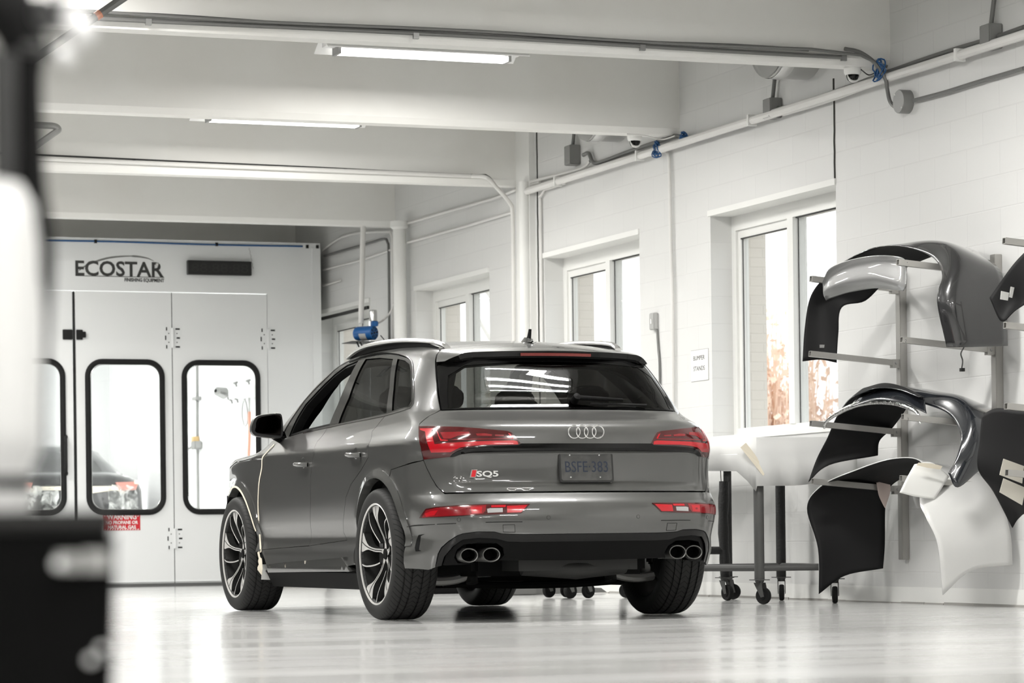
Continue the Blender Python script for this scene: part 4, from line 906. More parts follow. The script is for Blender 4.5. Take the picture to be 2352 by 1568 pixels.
# ---- things in the booth
lampm = mat('booth_lamp_glow', (1, 1, 1), .5, emit=(1, 1, 1, 2.0))
for (a, b, y, lab) in (((318, 950), (333, 1170), 42.34, 'glowing upright light strip behind the masked dark car'), ((526, 930), (549, 1165), 42.34, 'glowing upright light strip beside the hose reel'), ((422, 935), (430, 1165), 42.34, 'narrow glowing upright light strip left of the pipe')):
    p, q = onx(*a, 8.91), onx(*b, 8.91); t = MB().bbox((8.90, p.y, .14), (8.93, q.y, p.z)).build('light_strip', lampm); tag(t, lab, 'light')
GY = 8.915
def g_(px, py): return onx(px, py, GY)
pp = MB().tube([g_(452, 690), g_(453, 1005), Vector((GY, g_(453, 1005).y, .14))], .018, 8).build('air_pipe', greysteel, smooth=True); tag(pp, 'thin upright air pipe on the booth back wall', 'pipe')
a = g_(455, 915); MB().bbox((GY-.05, a.y-.10, a.z-.02), (GY+.01, a.y+.10, a.z+.02)).build('pipe_clip', greysteel, pp)
a = g_(453, 1010); MB().bbox((GY-.06, a.y-.05, a.z-.06), (GY+.01, a.y+.05, a.z+.04)).build('brass_fitting', mat('brass', (.6, .42, .2), .4, .6), pp)
a = g_(457, 1020); MB().bbox((GY-.08, a.y-.11, a.z-.06), (GY+.01, a.y+.08, a.z+.035)).build('regulator', greysteel, pp, bevel=.01)
MB().tube(catmull([g_(452, 1022), g_(440, 1026), g_(428, 1032)], 5), .012, 6).build('outlet_hose', greysteel, pp)
FY = 8.84
def f_(px, py): return onx(px, py, FY)
fu = empty('breathing_air_filter', f_(560, 905), 0, 'white air filter unit with black knobs seen through the right booth window', 'filter unit')
a, b = f_(538, 888), f_(588, 915); m = MB(); m.cyl((FY, a.y, (a.z+b.z)/2), (FY, b.y, (a.z+b.z)/2), .066, 20); m.bbox((FY, (a.y+b.y)/2-.05, (a.z+b.z)/2-.05), (8.93, (a.y+b.y)/2+.05, (a.z+b.z)/2+.05)); m.build('filter_body', mat('filter_white', (.7, .7, .7), .4), fu, smooth=True)
for (px, py) in ((546, 882), (575, 877), (522, 898), (536, 921), (549, 919), (527, 912)): a = f_(px, py); MB().lathe([(0, .03), (.028, .03), (.032, .01), (.012, .0), (.012, -.03)], (FY-.02, a.y, a.z), (-.3, 0, 1), 10).build('knob', greysteel, fu)
a = f_(521, 903); MB().lathe([(0, .0), (.07, .0), (.05, .12), (.02, .14)], (FY-.03, a.y, a.z), (-1, -.6, .2), 12).build('gauge', greysteel, fu)
lp = MB().tube(catmull([f_(566, 908), f_(558, 925), f_(556, 955), f_(562, 978), f_(569, 965), f_(566, 930), f_(560, 915)], 6), .013, 6).build('coiled_hose', mat('pale_grey_hose', (.42, .42, .42), .5), fu)
MB().tube([f_(572, 908), f_(573, 945)], .012, 6).build('hose_connector', steel, fu)
oh = MB().tube(catmull([f_(573, 945), f_(573, 1000), f_(571, 1060), f_(572, 1130)], 4), .018, 8).build('orange_hose', mat('faded_orange_rubber', (.55, .28, .2), .5), fu)
# masked dark car
MY = 34.6
def m_(px, py, dy=0): return ony(px, py, MY+dy)
mc = m_(170, 1180); mcar = empty('masked_car', (mc.x, MY, .14), PI/2, 'dark car masked with film and tape, standing inside the booth', 'car')
dk = mat('dark_car_paint', (.02, .02, .021), .2, 0, 1)
W0 = .86
def ring(x, hw, z0, z1, n=28, p=.42):
    return [(x, hw*math.copysign(abs(math.cos(2*PI*k/n))**p, math.cos(2*PI*k/n)), (z0+z1)/2+(z1-z0)/2*math.copysign(abs(math.sin(2*PI*k/n))**p, math.sin(2*PI*k/n))) for k in range(n)]
def loft(rings, name, m, parent):
    n = len(rings[0]); mb = MB(); mb.add([v for r_ in rings for v in r_], [(i*n+k, i*n+(k+1) % n, (i+1)*n+(k+1) % n, (i+1)*n+k) for i in range(len(rings)-1) for k in range(n)]+[tuple(range(n)), tuple((len(rings)-1)*n+k for k in range(n))])
    return mb.build(name, m, parent, smooth=True, local=True, autosm=50)
loft([ring(-.02, .72, .42, .98), ring(0, .80, .34, 1.06), ring(.12, .86, .28, 1.12), ring(.5, .89, .25, 1.17), ring(1.4, .90, .25, 1.15), ring(3.6, .88, .25, 1.05), ring(4.2, .78, .3, .85)], 'car_body', dk, mcar)
loft([ring(.42, .70, 1.10, 1.14, p=.6), ring(.75, .68, 1.0, 1.30, p=.6), ring(1.15, .64, 1.0, 1.47, p=.6), ring(1.7, .62, 1.0, 1.53, p=.6), ring(2.4, .60, 1.0, 1.45, p=.6), ring(3.0, .58, 1.0, 1.10, p=.6)], 'car_cabin', dk, mcar)
for s_ in (1, -1):
    m = MB(); m.prism([(.0, s_*.54, .91), (-.0, s_*.74, .93), (.02, s_*.78, 1.03), (.0, s_*.50, 1.02)], (.06, 0, 0)); m.v = [v+Vector((-.05, 0, 0)) for v in m.v]
    m.build('tail_lamp', mat('masked_red_lamp', (.50, .22, .18), .5), mcar, local=True)
    m = MB(); m.lathe([(.2, -.1), (.33, -.1), (.34, .1), (.2, .1)], (.75, s_*.78, .34), (0, 1, 0), 28); m.build('car_wheel', rubber, mcar, local=True, smooth=True)
tm = MB()
for (y0, z0, y1, z1) in ((-.88, .99, -.72, 1.0), (-.5, .93, .5, .93), (.45, .88, .6, .95), (-.6, .88, -.45, .95), (.78, 1.0, .88, .96), (-.2, .89, -.5, .93)): tm.add([(-.045, y0, z0), (-.045, y1, z1), (-.045, y1, z1+.045), (-.045, y0, z0+.045)], [(0, 1, 2, 3)])
o = tm.build('tape_strips', tape, mcar, local=True); o.modifiers.new('t', 'SOLIDIFY').thickness = .004
film = mat('crumpled_film', (.62, .63, .61), .15, 0, .5); nt = film.node_tree; tr = nt.nodes.new('ShaderNodeBsdfTransparent'); mx = nt.nodes.new('ShaderNodeMixShader'); no = nt.nodes.new('ShaderNodeTexNoise'); no.inputs['Scale'].default_value = 6; no.inputs['Detail'].default_value = 6; no.inputs['Distortion'].default_value = 1.5
mr = nt.nodes.new('ShaderNodeMapRange'); mr.inputs[1].default_value = .42; mr.inputs[2].default_value = .66; mr.inputs[3].default_value = .08; mr.inputs[4].default_value = .8; tcn = nt.nodes.new('ShaderNodeTexCoord')
nt.links.new(tcn.outputs['Object'], no.inputs['Vector']); nt.links.new(no.outputs['Fac'], mr.inputs[0]); nt.links.new(mr.outputs[0], mx.inputs[0]); nt.links.new(tr.outputs[0], mx.inputs[1]); nt.links.new(nt.nodes['Principled BSDF'].outputs[0], mx.inputs[2]); nt.links.new(mx.outputs[0], nt.nodes['Material Output'].inputs[0])
rnd = random.Random(5); vs = []; fs = []; nu, nv = 40, 12
for i in range(nu+1):
    t = -1+2*i/nu; y = .93*math.copysign(abs(t)**.9, t); x = -.10+.45*max(0, abs(t)-.72)/.28
    for j in range(nv+1): z = 1.0-j*.075-.03*abs(t); vs.append((x+rnd.uniform(-.035, .035)-.008*j, y*(1+.012*j)+rnd.uniform(-.02, .02), z+rnd.uniform(-.015, .015)))
fs = [(i*(nv+1)+j, (i+1)*(nv+1)+j, (i+1)*(nv+1)+j+1, i*(nv+1)+j+1) for i in range(nu) for j in range(nv) if not (12 < i < 24 and j < 5)]
mesh('masking_film', vs, fs, film, mcar, local=True)
wn_ = MB(); wn_.add([(-.06, y, z) for y, z in ((.1, .80), (.32, .80), (.32, .86), (.1, .86))], [(0, 1, 2, 3)])
# ================================================================== wall services
pipew = mat('pipe_white', (.72, .71, .69), .45); galv = mat('dull_conduit', (.17, .17, .165), .45, .3); cable = mat('black_cable', (.02, .02, .02), .5)
def wx(px, py, off=.0): return onx(px, py, WX-off)
def pipe(name, pts, r, m, label, cat, group=None, smooth=True, n=10, clips=(), cm=None):
    o = MB().tube(pts, r, n).build(name, m, None, smooth=smooth); tag(o, label, cat, group)
    for c in clips: c = Vector(c); MB().bbox(c-Vector((r*1.1+.002, .012, r*1.3)), c+Vector((r*1.1+.002, .012, r*1.3))).build('pipe_clip', cm or m, o)
    return o
def P(L, off): return [wx(a, b, off) for a, b in L]
pipe('wall_pipe', [(WX-.07, 23.3, 3.37), (WX-.07, 12.0, 3.37)], .030, pipew, 'long thick white pipe running high along the window wall', 'pipe', clips=[(WX-.07, y, 3.37) for y in (13.5, 15.95, 18.9, 20.9, 22.6)], cm=white)
pipe('conduit', catmull(P([(2352, 62), (2290, 84), (2180, 117), (2040, 165), (1960, 195), (1850, 233), (1790, 250)], .03), 4), .014, galv, 'dull grey conduit just above the thick white pipe, near the duct', 'conduit')
pipe('conduit', catmull(P([(2352, 80), (2200, 130), (2040, 182), (1900, 232), (1800, 262)], .04), 4), .014, pipew, 'white conduit pressed between grey conduit and thick pipe', 'conduit')
pipe('conduit', catmull(P([(1788, 248), (1740, 273), (1700, 290), (1640, 308), (1600, 322), (1575, 325)], .03), 5), .016, galv, 'grey conduit dipping left of the square junction box', 'conduit')
pipe('conduit', catmull(P([(1575, 318), (1550, 312), (1520, 322), (1440, 350), (1380, 372), (1362, 372), (1352, 352), (1340, 356)], .035), 5), .016, galv, 'grey conduit bending up into the far junction box', 'conduit')
pipe('conduit', catmull(P([(1460, 365), (1400, 380), (1330, 403), (1240, 432)], .03), 4), .013, pipew, 'white conduit under the far junction box', 'conduit')
pipe('conduit', catmull(P([(1355, 370), (1340, 385), (1300, 397), (1215, 418)], .04), 5), .012, pipew, 'thin white conduit curving away below the far junction box', 'conduit')
pipe('conduit', catmull(P([(2352, 157), (2250, 187), (2170, 212), (2098, 231)], .03), 4), .013, galv, 'grey conduit running right from the round box', 'conduit')
pipe('flexible_conduit', catmull([ony(1940, 112, 16.92), ony(1975, 120, 16.92), ony(2010, 145, 16.9), wx(2033, 180, .10), wx(2038, 205, .08), wx(2044, 232, .05), wx(2058, 246, .04), wx(2078, 240, .03)], 6), .013, galv, 'flexible grey conduit looping down to the round box', 'conduit')
rb = wx(2087, 234, 0); o = MB().lathe([(0, .075), (.072, .075), (.075, .07), (.075, 0)], rb, (-1, 0, 0), 28).build('junction_box', greysteel, None, smooth=True); tag(o, 'round grey junction box on the wall', 'junction box')
for s_ in (1, -1): MB().lathe([(0, .078), (.007, .077), (.008, .075)], rb+Vector((0, s_*.045, s_*.045)), (-1, 0, 0), 8).build('cover_screw', steel, o)
def jbox(px, py, w_, h_, lab):
    c = wx(px, py, 0); o = MB().box((WX-.045, c.y, c.z), (.09, w_, h_)).build('junction_box', greysteel, None, bevel=.005); tag(o, lab, 'junction box')
    MB().box((WX-.092, c.y, c.z), (.004, w_-.01, h_-.01)).build('box_cover', greysteel, o)
    for q in (-1, 1): MB().lathe([(0, .004), (.006, .003), (.007, 0)], (WX-.094, c.y+q*(w_/2-.015), c.z+q*(h_/2-.015)), (-1, 0, 0), 8).build('cover_screw', steel, o)
    return c
for (q, w_, h_, lab, up) in (((1327, 357), .13, .16, 'square grey junction box beyond the second beam', (1325, 308)), ((1788, 250), .12, .14, 'square grey junction box left of the near duct', (1790, 157)), ((2292, 86), .12, .15, 'square grey junction box nearest the camera', (2296, -20))):
    c = jbox(*q, w_, h_, lab); t = wx(*up, .03)
    pipe('riser', [(WX-.035, t.y+.02, t.z+.1), (WX-.035, c.y+.02, c.z+h_/2)], .014, galv, {0: 'grey riser conduit above the far square box', 1: 'grey riser conduit above the middle square box', 2: 'grey riser conduit above the nearest square box'}[[1327, 1788, 2292].index(q[0])], 'conduit')
pipe('conduit', catmull(P([(1520, 345), (1531, 350), (1536, 362), (1538, 400), (1541, 560), (1545, 700), (1546, 930)], .025), 4), .013, pipew, 'white conduit dropping down the wall between two windows', 'conduit')
# services around the pilaster and the round column
pipe('conduit', catmull([ony(-60, 357, 23.58), ony(120, 365, 23.58), ony(600, 385, 23.58), ony(1040, 402, 23.58), ony(1085, 404, 23.58), wx(1118, 408, .40), wx(1140, 430, .25), wx(1170, 465, .12), wx(1177, 490, .08), wx(1179, 600, .08), wx(1181, 900, .08)], 6), .018, pipew, 'white conduit along the third beam bending down the wall', 'conduit')
pipe('cable', catmull([ony(-60, 349, 23.59), ony(120, 357, 23.59), ony(400, 370, 23.585), ony(700, 383, 23.585), ony(900, 393, 23.585), ony(1085, 401, 23.58), wx(1120, 404, .38), wx(1145, 432, .22)], 6), .007, cable, 'thin black cable along the third beam', 'cable', clips=[ony(308, 367, 23.585), ony(792, 389, 23.585)], cm=black)
pipe('conduit', P([(932, 514), (1010, 491), (1130, 457), (1215, 425), (1240, 418)], .03), .012, pipew, 'upper white conduit right of the round column', 'conduit')
pipe('conduit', P([(932, 558), (1075, 518), (1175, 488)], .03), .012, pipew, 'lower white conduit right of the round column', 'conduit')
o = MB().lathe([(.05, 0), (.05, 3.455)], (WX-.075, 23.36, 0), (0, 0, 1), 24).build('column', white, None, smooth=True); tag(o, 'slim round white column beside the dark wall joint', 'column')
pipe('conduit', P([(1238, 452), (1243, 448), (1250, 436), (1300, 420)], .03), .010, pipew, 'short white conduit hooking at the dark wall joint', 'conduit')
pipe('conduit', P([(1241, 455), (1243, 600), (1246, 900)], .02), .012, pipew, 'white conduit following the dark wall joint downwards', 'conduit')
pipe('conduit', catmull(P([(740, 575), (775, 550), (815, 536), (880, 532), (899, 540), (901, 600), (903, 900)], .03), 5), .012, pipew, 'white conduit bent over the far window beside the column', 'conduit')
pipe('conduit', catmull(P([(745, 588), (800, 572), (850, 558), (880, 549), (890, 556), (893, 600), (895, 900)], .035), 5), .013, galv, 'greyish conduit bent beside the white one near the column', 'conduit')
pipe('conduit', P([(742, 620), (830, 597), (880, 580), (902, 572)], .03), .011, pipew, 'straight white conduit between booth and round column', 'conduit')
pipe('conduit', P([(742, 656), (782, 644)], .03), .010, pipew, 'short white pipe stub beside the booth corner', 'conduit')
cb = wx(918, 600, .10); cX, cY = cb.x, cb.y
o = MB().lathe([(.062, 0), (.062, 3.40)], (cX, cY, 0), (0, 0, 1), 28).build('column', white, None, smooth=True); tag(o, 'round white column standing by the wall under the fourth beam', 'column')
MB().lathe([(.062, 3.38), (.085, 3.40), (.085, 3.455), (.0, 3.455)], (cX, cY, 0), (0, 0, 1), 28).build('column_cap', white, o, smooth=True)
pipe('drop_pipe', [ony(834, 515, 27.1), ony(829, 742, 27.1)], .026, pipew, 'white pipe hanging from the fourth beam above the blue motor', 'pipe')
# blue motor on its bracket
MYY = 26.9
def mm(px, py, dy=0): return ony(px, py, MYY+dy)
blue = mat('motor_blue', (.012, .11, .34), .4); mo_ = empty('electric_motor', mm(848, 785), 0, 'blue electric motor mounted on a bracket by the far window', 'motor')
a = mm(860, 764); ax = Vector((-.55, .8, 0)).normalized()
MB().lathe([(0, 0), (.062, 0), (.068, .008), (.068, .19), (.060, .215), (0, .22)], a, ax, 32).build('motor_body', blue, mo_, smooth=True)
sl = MB(); e1 = Vector((ax.y, -ax.x, 0)); 
for k in range(8):
    an_ = 2*PI*k/8+.2
    for r0 in (.026, .040, .052): sl.tube([a-ax*.001+e1*r0*math.cos(an_-.22)+Vector((0, 0, r0*math.sin(an_-.22))), a-ax*.001+e1*r0*math.cos(an_+.22)+Vector((0, 0, r0*math.sin(an_+.22)))], .0035, 5)
sl.lathe([(0, .002), (.012, .002), (.012, 0)], a, -ax, 16); sl.build('vent_slots', black, mo_)
MB().lathe([(.0695, .06), (.0695, .14)], a, ax, 32, PI*1.0).build('motor_plate', mat('pale_label', (.5, .5, .49), .5), mo_)
q = mm(860, 742); m = MB(); m.bbox(q+Vector((-.03, -.03, -.03)), q+Vector((.03, .03, .02))); m.build('motor_terminal', blue, mo_, bevel=.006)
q = mm(857, 725); MB().lathe([(0, .06), (.034, .055), (.038, .04), (.038, -.05), (0, -.05)], q, (0, 0, 1), 20).build('motor_capacitor', mat('shiny_metal', (.6, .6, .59), .2, .9), mo_, smooth=True)
q0, q1 = mm(803, 784), mm(868, 785); m = MB(); m.bbox((q0.x, MYY-.08, q0.z-.006), (WX, MYY+.25, q0.z)); m.build('motor_bracket', black, mo_)
m = MB(); m.tube([mm(819, 785), mm(842, 830)], .008, 6); m.tube([mm(827, 785), mm(848, 828)], .008, 6); m.tube([mm(874, 770), mm(884, 782)], .005, 6); m.build('bracket_brace', black, mo_)
pipe('motor_hose', catmull([mm(868, 742), wx(880, 735, .12), wx(896, 718, .08), wx(904, 698, .05)], 5), .010, pipew, 'white flexible hose from the blue motor to the wall', 'hose')
# conduits along the nearest beam
for k, (dy, dz, r_, lab) in enumerate(((-.03, .0, .014, 'thick grey conduit fixed along the nearest beam'), (-.06, .026, .010, 'ribbed grey conduit lying on top of the thick one'), (-.022, .030, .010, 'dark conduit tucked behind the ribbed one'))):
    z0 = 3.502; pts = [(x, 16.965+dy, z0+dz+.006*math.sin(x*(1.3+k))) for x in np.arange(-3, 8.75 if k else 8.95, .25)]
    if k == 1: pts += [(8.85, 16.9, 3.51), (8.95, 16.9, 3.47), (9.03, 16.88, 3.44)]
    pipe('conduit', pts, r_, galv if k < 2 else mat('dark_conduit', (.10, .10, .10), .4, .4), lab, 'conduit', clips=[(Vector(ony(px, 60, 16.93)).x, 16.93, z0-.012) for px in (341, 955, 1475, 1937)] if k == 0 else (), cm=greysteel)
# twin-tube light fittings hanging in the bays
tubem = mat('lit_tube', (1, 1, 1), .5, emit=(1, .99, .97, 5.0)); reflm = mat('reflector_white', (.85, .85, .84), .35)
def fitting(x, y, z, ty=(-.055, .055), W_=1):
    e = empty('ceiling_light', (x, y, z))
    m = MB(); 
    for s_ in (1, -1): m.prism([(x-.72, y, z+.085), (x-.72, y+s_*.04, z+.085), (x-.72, y+s_*.16*W_, z+.005), (x-.72, y+s_*.165*W_, z+.012), (x-.72, y+s_*.04, z+.095), (x-.72, y, z+.095)], (1.44, 0, 0))
    m.build('light_reflector', reflm, e)
    m = MB(); m.bbox((x-.70, y-.04, z+.03), (x+.70, y+.04, z+.085)); m.build('light_body', reflm, e)
    for s_ in (1, -1): MB().bbox((x+s_*.60, y+ty[0]-.015, z-.02), (x+s_*.62, y+ty[-1]+.015, z+.035)).build('tube_holder', greysteel, e)
    for dy in ty: MB().cyl((x-.60, y+dy, z), (x+.60, y+dy, z), .015, 10).build('light_tube', tubem, e, smooth=True)
    m = MB(); 
    for s_ in (1, -1): m.cyl((x+s_*.5, y, z+.09), (x+s_*.5, y, 4.26), .005, 6)
    m.build('hanger_rod', steel, e)
    return e
for i, (x, y, z) in enumerate(LAMPS):
    e = fitting(x, y, z) if y != 14.53 else fitting(x, y, z, (-.15, -.05, .05, .15), 1.6)
    if i < 2: tag(e, ('lit twin-tube ceiling light behind the nearest beam', 'lit twin-tube ceiling light behind the second beam')[i], 'ceiling light')
    else: tag(e, 'lit tube ceiling light out of view, in a set mostly added to brighten the room', 'ceiling light', 'ceiling lights beyond the view')
# round duct stubs under the beams
for (y, xx, lab) in ((18.15, 8.80, 'round duct stub above the nearest window'), (21.45, 8.82, 'round duct stub above the second window')):
    e = empty('duct_stub', (WX, y, 3.86), 0, lab, 'duct'); R_ = .31
    MB().lathe([(0, WX-xx), (R_, WX-xx), (R_, .0)], (WX, y, 3.86), (-1, 0, 0), 40).build('duct_tube', mat('duct_metal', (.48, .48, .47), .4, .4), e, smooth=True)
    MB().lathe([(R_+.004, WX-xx-.02), (R_+.006, WX-xx-.10), (R_+.002, WX-xx-.11)], (WX, y, 3.86), (-1, 0, 0), 40).build('duct_tape', mat('wrinkled_tape', (.75, .75, .74), .25, .3), e, smooth=True)
    MB().lathe([(0, WX-xx+.004), (R_-.005, WX-xx+.004)], (WX, y, 3.86), (-1, 0, 0), 40).build('duct_cap', mat('duct_cap_grey', (.36, .36, .35), .5), e)
for (px, py, y, lab) in ((1958, 160, 17.07, 'white dome camera under the nearest beam'), (1458, 315, 20.4, 'white dome camera under the second beam')):
    q = ony(px, py, y); zt = 3.455; e = empty('dome_camera', (q.x, y, zt), 0, lab, 'security camera')
    MB().lathe([(0, 0), (.056, 0), (.056, -.03), (.050, -.042), (.044, -.046), (.040, -.046)], (q.x, y, zt), (0, 0, 1), 28).build('camera_base', white, e, smooth=True)
    MB().lathe([(.041, -.044), (.040, -.060), (.034, -.078), (.020, -.090), (.0, -.094)], (q.x, y, zt), (0, 0, 1), 24).build('camera_dome', gblack, e, smooth=True)
    MB().lathe([(.043, -.046), (.042, -.064), (.036, -.083), (.022, -.095), (0, -.1)], (q.x, y, zt), (.0, .35, 1), 24, PI).build('dome_shield', white, e, smooth=True)
rnd = random.Random(9)
for (px, py, off, rr_, lab) in ((1508, 340, .09, .05, 'coil of blue network cable hanging from a pipe'), (2018, 158, .12, .06, 'tangle of blue and black cable beside the nearest beam end'), (1570, 313, .06, .03, 'small knot of blue wire at the second beam end')):
    c = wx(px, py, off); m = MB()
    for k in range(6):
        t0 = rnd.uniform(0, 6); m.tube([c+Vector((.02*math.sin(2*t+k)+rnd.uniform(-.004, .004), rr_*.55*math.cos(t+t0)+.01*k-.03, rr_*math.sin(t+t0)-.02*(k % 2))) for t in np.linspace(0, 2*PI, 17)[:-1]], .005, 5, close=True)
    tag(m.build('cable_coil', bl_, None), lab, 'cable')
pipe('camera_cable', catmull([ony(1978, 160, 17.0), wx(1995, 172, .1), wx(2012, 165, .1), wx(2025, 150, .1)], 5), .004, cable, 'thin black cable beside the nearest dome camera', 'cable')
pipe('camera_cable', catmull([ony(1440, 308, 20.3), ony(1480, 311, 20.28), wx(1520, 320, .1), wx(1550, 312, .08)], 5), .005, pipew, 'pale cable beside the second dome camera', 'cable')
# light switch box, sign, dark bracket
c = wx(1507, 738, 0); o = MB().box((WX-.02, c.y, c.z), (.04, .09, .13)).build('switch_box', mat('box_grey', (.48, .48, .47), .4, .4), None, bevel=.006); tag(o, 'small grey switch box on the wall left of the notice', 'switch')
MB().box((WX-.043, c.y, c.z), (.004, .02, .035)).build('switch_lever', white, o)
pipe('conduit', catmull(P([(1509, 756), (1512, 800), (1515, 840), (1516, 950)], .012), 4), .009, galv, 'thin grey conduit dropping from the small switch box', 'conduit')
a, b = wx(1588, 808), wx(1628, 876); sy0, sy1 = b.y, a.y; sz0, sz1 = 1.595, 1.822
o = MB().bbox((WX-.004, sy0, sz0), (WX, sy1, sz1)).build('wall_notice', mat('notice_paper', (.80, .80, .79), .5)); tag(o, 'white paper notice on the wall reading BUMPER STANDS', 'sign')
MB().bbox((WX-.002, sy0-.004, sz0-.004), (WX-.001, sy1+.004, sz1+.004)).build('notice_edge', mat('pale_edge', (.38, .38, .37), .5), o)
for tx, z in (('BUMPER', 1.748), ('STANDS', 1.670)): text_obj('notice_lettering', tx, .048, frame_M((WX-.0045, sy1-.045, z), (0, -1, 0), (0, 0, 1)), inkm, o, fix=.20, ext=.0003)
# overhead pipe at the left, with an orange band
pipe('overhead_pipe', [ony(330, -36, 15.2), ony(215, 42, 15.2), ony(60, 148, 15.2)], .022, galv, 'dark grey pipe slanting across the top left corner', 'pipe')
p_ = [o for o in COL.objects if o.name == 'overhead_pipe'][0]; a, b = ony(231, 31, 15.2), ony(220, 38.5, 15.2); MB().cyl(a, b, .0235, 12).build('orange_band', mat('orange_tape', (.5, .2, .12), .6), p_)
pipe('overhead_pipe', catmull([ony(40, 286, 22.5), ony(100, 288, 22.5), ony(125, 290, 22.5), ony(134, 297, 22.5), ony(128, 303, 22.5), ony(115, 312, 22.5), ony(60, 350, 22.5)], 5), .026, greysteel, 'bent grey pipe end at the left, below the second beam', 'pipe')

q0, q1 = wx(742, 731), wx(848, 690); o = MB().bbox((WX-.02, q1.y, q0.z-.02), (WX-.001, q0.y, q0.z+.012)).build('curtain_track', black); tag(o, 'black track above the far window beside the booth', 'track')
p_ = [o for o in COL.objects if o.name == 'overhead_pipe.001'][0]; a = ony(60, 288, 22.5); MB().cyl(a, (a.x, a.y, 4.26), .006, 6).build('hanger_rod', steel, p_)
# ================================================================== wall rack with bumper covers
bare = mat('bare_steel', (.44, .43, .41), .38, .6)
def sq_tube(mb, a, b, s, t=.003):
    """square hollow tube from a (open end) to b"""
    a, b = Vector(a), Vector(b); d = (b-a).normalized(); u = Vector((0, 1, 0)); u = (u-d*u.dot(d)).normalized(); v = d.cross(u)
    ring = lambda c, h: [c+u*h+v*h, c-u*h+v*h, c-u*h-v*h, c+u*h-v*h]
    V = ring(a, s/2)+ring(b, s/2)+ring(a, s/2-t)+ring(a+d*.12, s/2-t)
    F_ = [(i, (i+1) % 4, 4+(i+1) % 4, 4+i) for i in range(4)]+[(i, 8+i, 8+(i+1) % 4, (i+1) % 4) for i in range(4)]+[(8+i, 12+i, 12+(i+1) % 4, 8+(i+1) % 4) for i in range(4)]+[(4, 5, 6, 7), (12, 13, 14, 15)]
    return mb.add(V, F_)
R1, R2, R3 = 16.82, 15.62, 14.42
for yp, lab, arms in ((R1, 'far upright wall rack with four square arms', ((1860, 812), (1862, 640), (1862, 972), (1866, 1105))), (R2, 'middle upright wall rack with numbered square arms', ((2070, 780), (2062, 602), (2073, 957), (2069, 1098))), (R3, 'wall rack upright at the right edge of view', ())):
    e = empty('parts_rack', (WX, yp, .28), 0, lab, 'rack')
    MB().bbox((WX-.05, yp-.03, .28), (WX, yp+.03, 2.12)).build('rack_post', bare, e, bevel=.003)
    if arms: Z = [ony(px, py, yp) for px, py in arms]
    else: Z = [Vector((8.43, yp, z)) for z in (1.6, 2.07, 1.15, .78)]
    for q in Z:
        m = MB(); sq_tube(m, (q.x, yp, q.z), (WX-.045, yp, q.z-.055), .036); a_ = m.build('rack_arm', bare, e)
        MB().bbox((WX-.10, yp-.02, q.z-.085), (WX-.048, yp+.02, q.z-.03)).build('arm_bracket', bare, a_)
        for s_ in (1, -1): MB().lathe([(0, .006), (.008, .005), (.009, 0)], (WX-.075, yp+s_*.02, q.z-.055), (0, s_, 0), 8).build('arm_bolt', steel, a_)
for tx, (px, py) in (('2', (2078, 786)), ('3', (2083, 966))):
    q = ony(px, py, R2-.019); text_obj('arm_number', tx, .028, frame_M((q.x, q.y, q.z), (1, 0, -.08), (0, 0, 1)), inkg, [o for o in COL.objects if o.name.startswith('parts_rack') and abs(o.location.y-R2) < .01][0], ext=.0003)
def cover(name, rows, mo_, mi, label, flip=True, thick=.006, cat='bumper', nu=7, nv=7):
    R = [[ony(px, py, Y) for px, py in r[0]] if isinstance(Y := r[1], (int, float)) else [ony(p[0], p[1], y) for p, y in zip(r[0], r[1])] for r in rows]
    Rr_ = [catmull(r_, nu) for r_ in R]; cols = [catmull([Rr_[i][j] for i in range(len(Rr_))], nv) for j in range(len(Rr_[0]))]
    a, b = len(cols), len(cols[0]); vs = [tuple(cols[i][j]) for i in range(a) for j in range(b)]
    fs = [(i*b+j, (i+1)*b+j, (i+1)*b+j+1, i*b+j+1) for i in range(a-1) for j in range(b-1)]
    if flip: fs = [f[::-1] for f in fs]
    o = mesh(name, vs, fs, mo_, None, True); o.data.materials.append(mi)
    md = o.modifiers.new('thickness', 'SOLIDIFY'); md.thickness = thick; md.offset = -1; md.material_offset = 1; md.material_offset_rim = 0
    return tag(o, label, cat)
inblk = mat('raw_black_inside', (.006, .006, .0065), .6, spec=.25); gry = mat('dark_grey_cover_paint', (.022, .022, .023), .25, 0, 1); blk2 = mat('blue_black_cover_paint', (.016, .018, .022), .2, 0, 1); wht = mat('white_cover_paint', (.62, .62, .61), .3, 0, .8)
c1 = cover('bumper_cover', [([(1843, 830), (1884, 826), (1922, 833)], (17.0, 16.97, 16.9)), ([(1848, 755), (1888, 752), (1926, 765)], (17.02, 16.98, 16.9)), ([(1860, 685), (1895, 690), (1934, 706)], (17.0, 16.97, 16.88)), ([(1888, 642), (1935, 655), (1988, 690)], (16.9, 16.85, 16.8)),
    ([(1930, 605), (1985, 612), (2040, 640)], (16.65, 16.65, 16.65)), ([(2010, 567), (2060, 572), (2110, 600)], 16.3), ([(2085, 566), (2125, 552), (2210, 568)], 15.95), ([(2143, 592), (2180, 560), (2262, 590)], (15.65, 15.6, 15.6)),
    ([(2164, 632), (2206, 600), (2300, 625)], (15.45, 15.4, 15.4)), ([(2152, 690), (2200, 690), (2312, 700)], (15.4, 15.32, 15.35)), ([(2174, 797), (2216, 797), (2315, 794)], (15.4, 15.32, 15.35))], gry, inblk, 'dark grey bumper cover arched over the topmost rack arms')
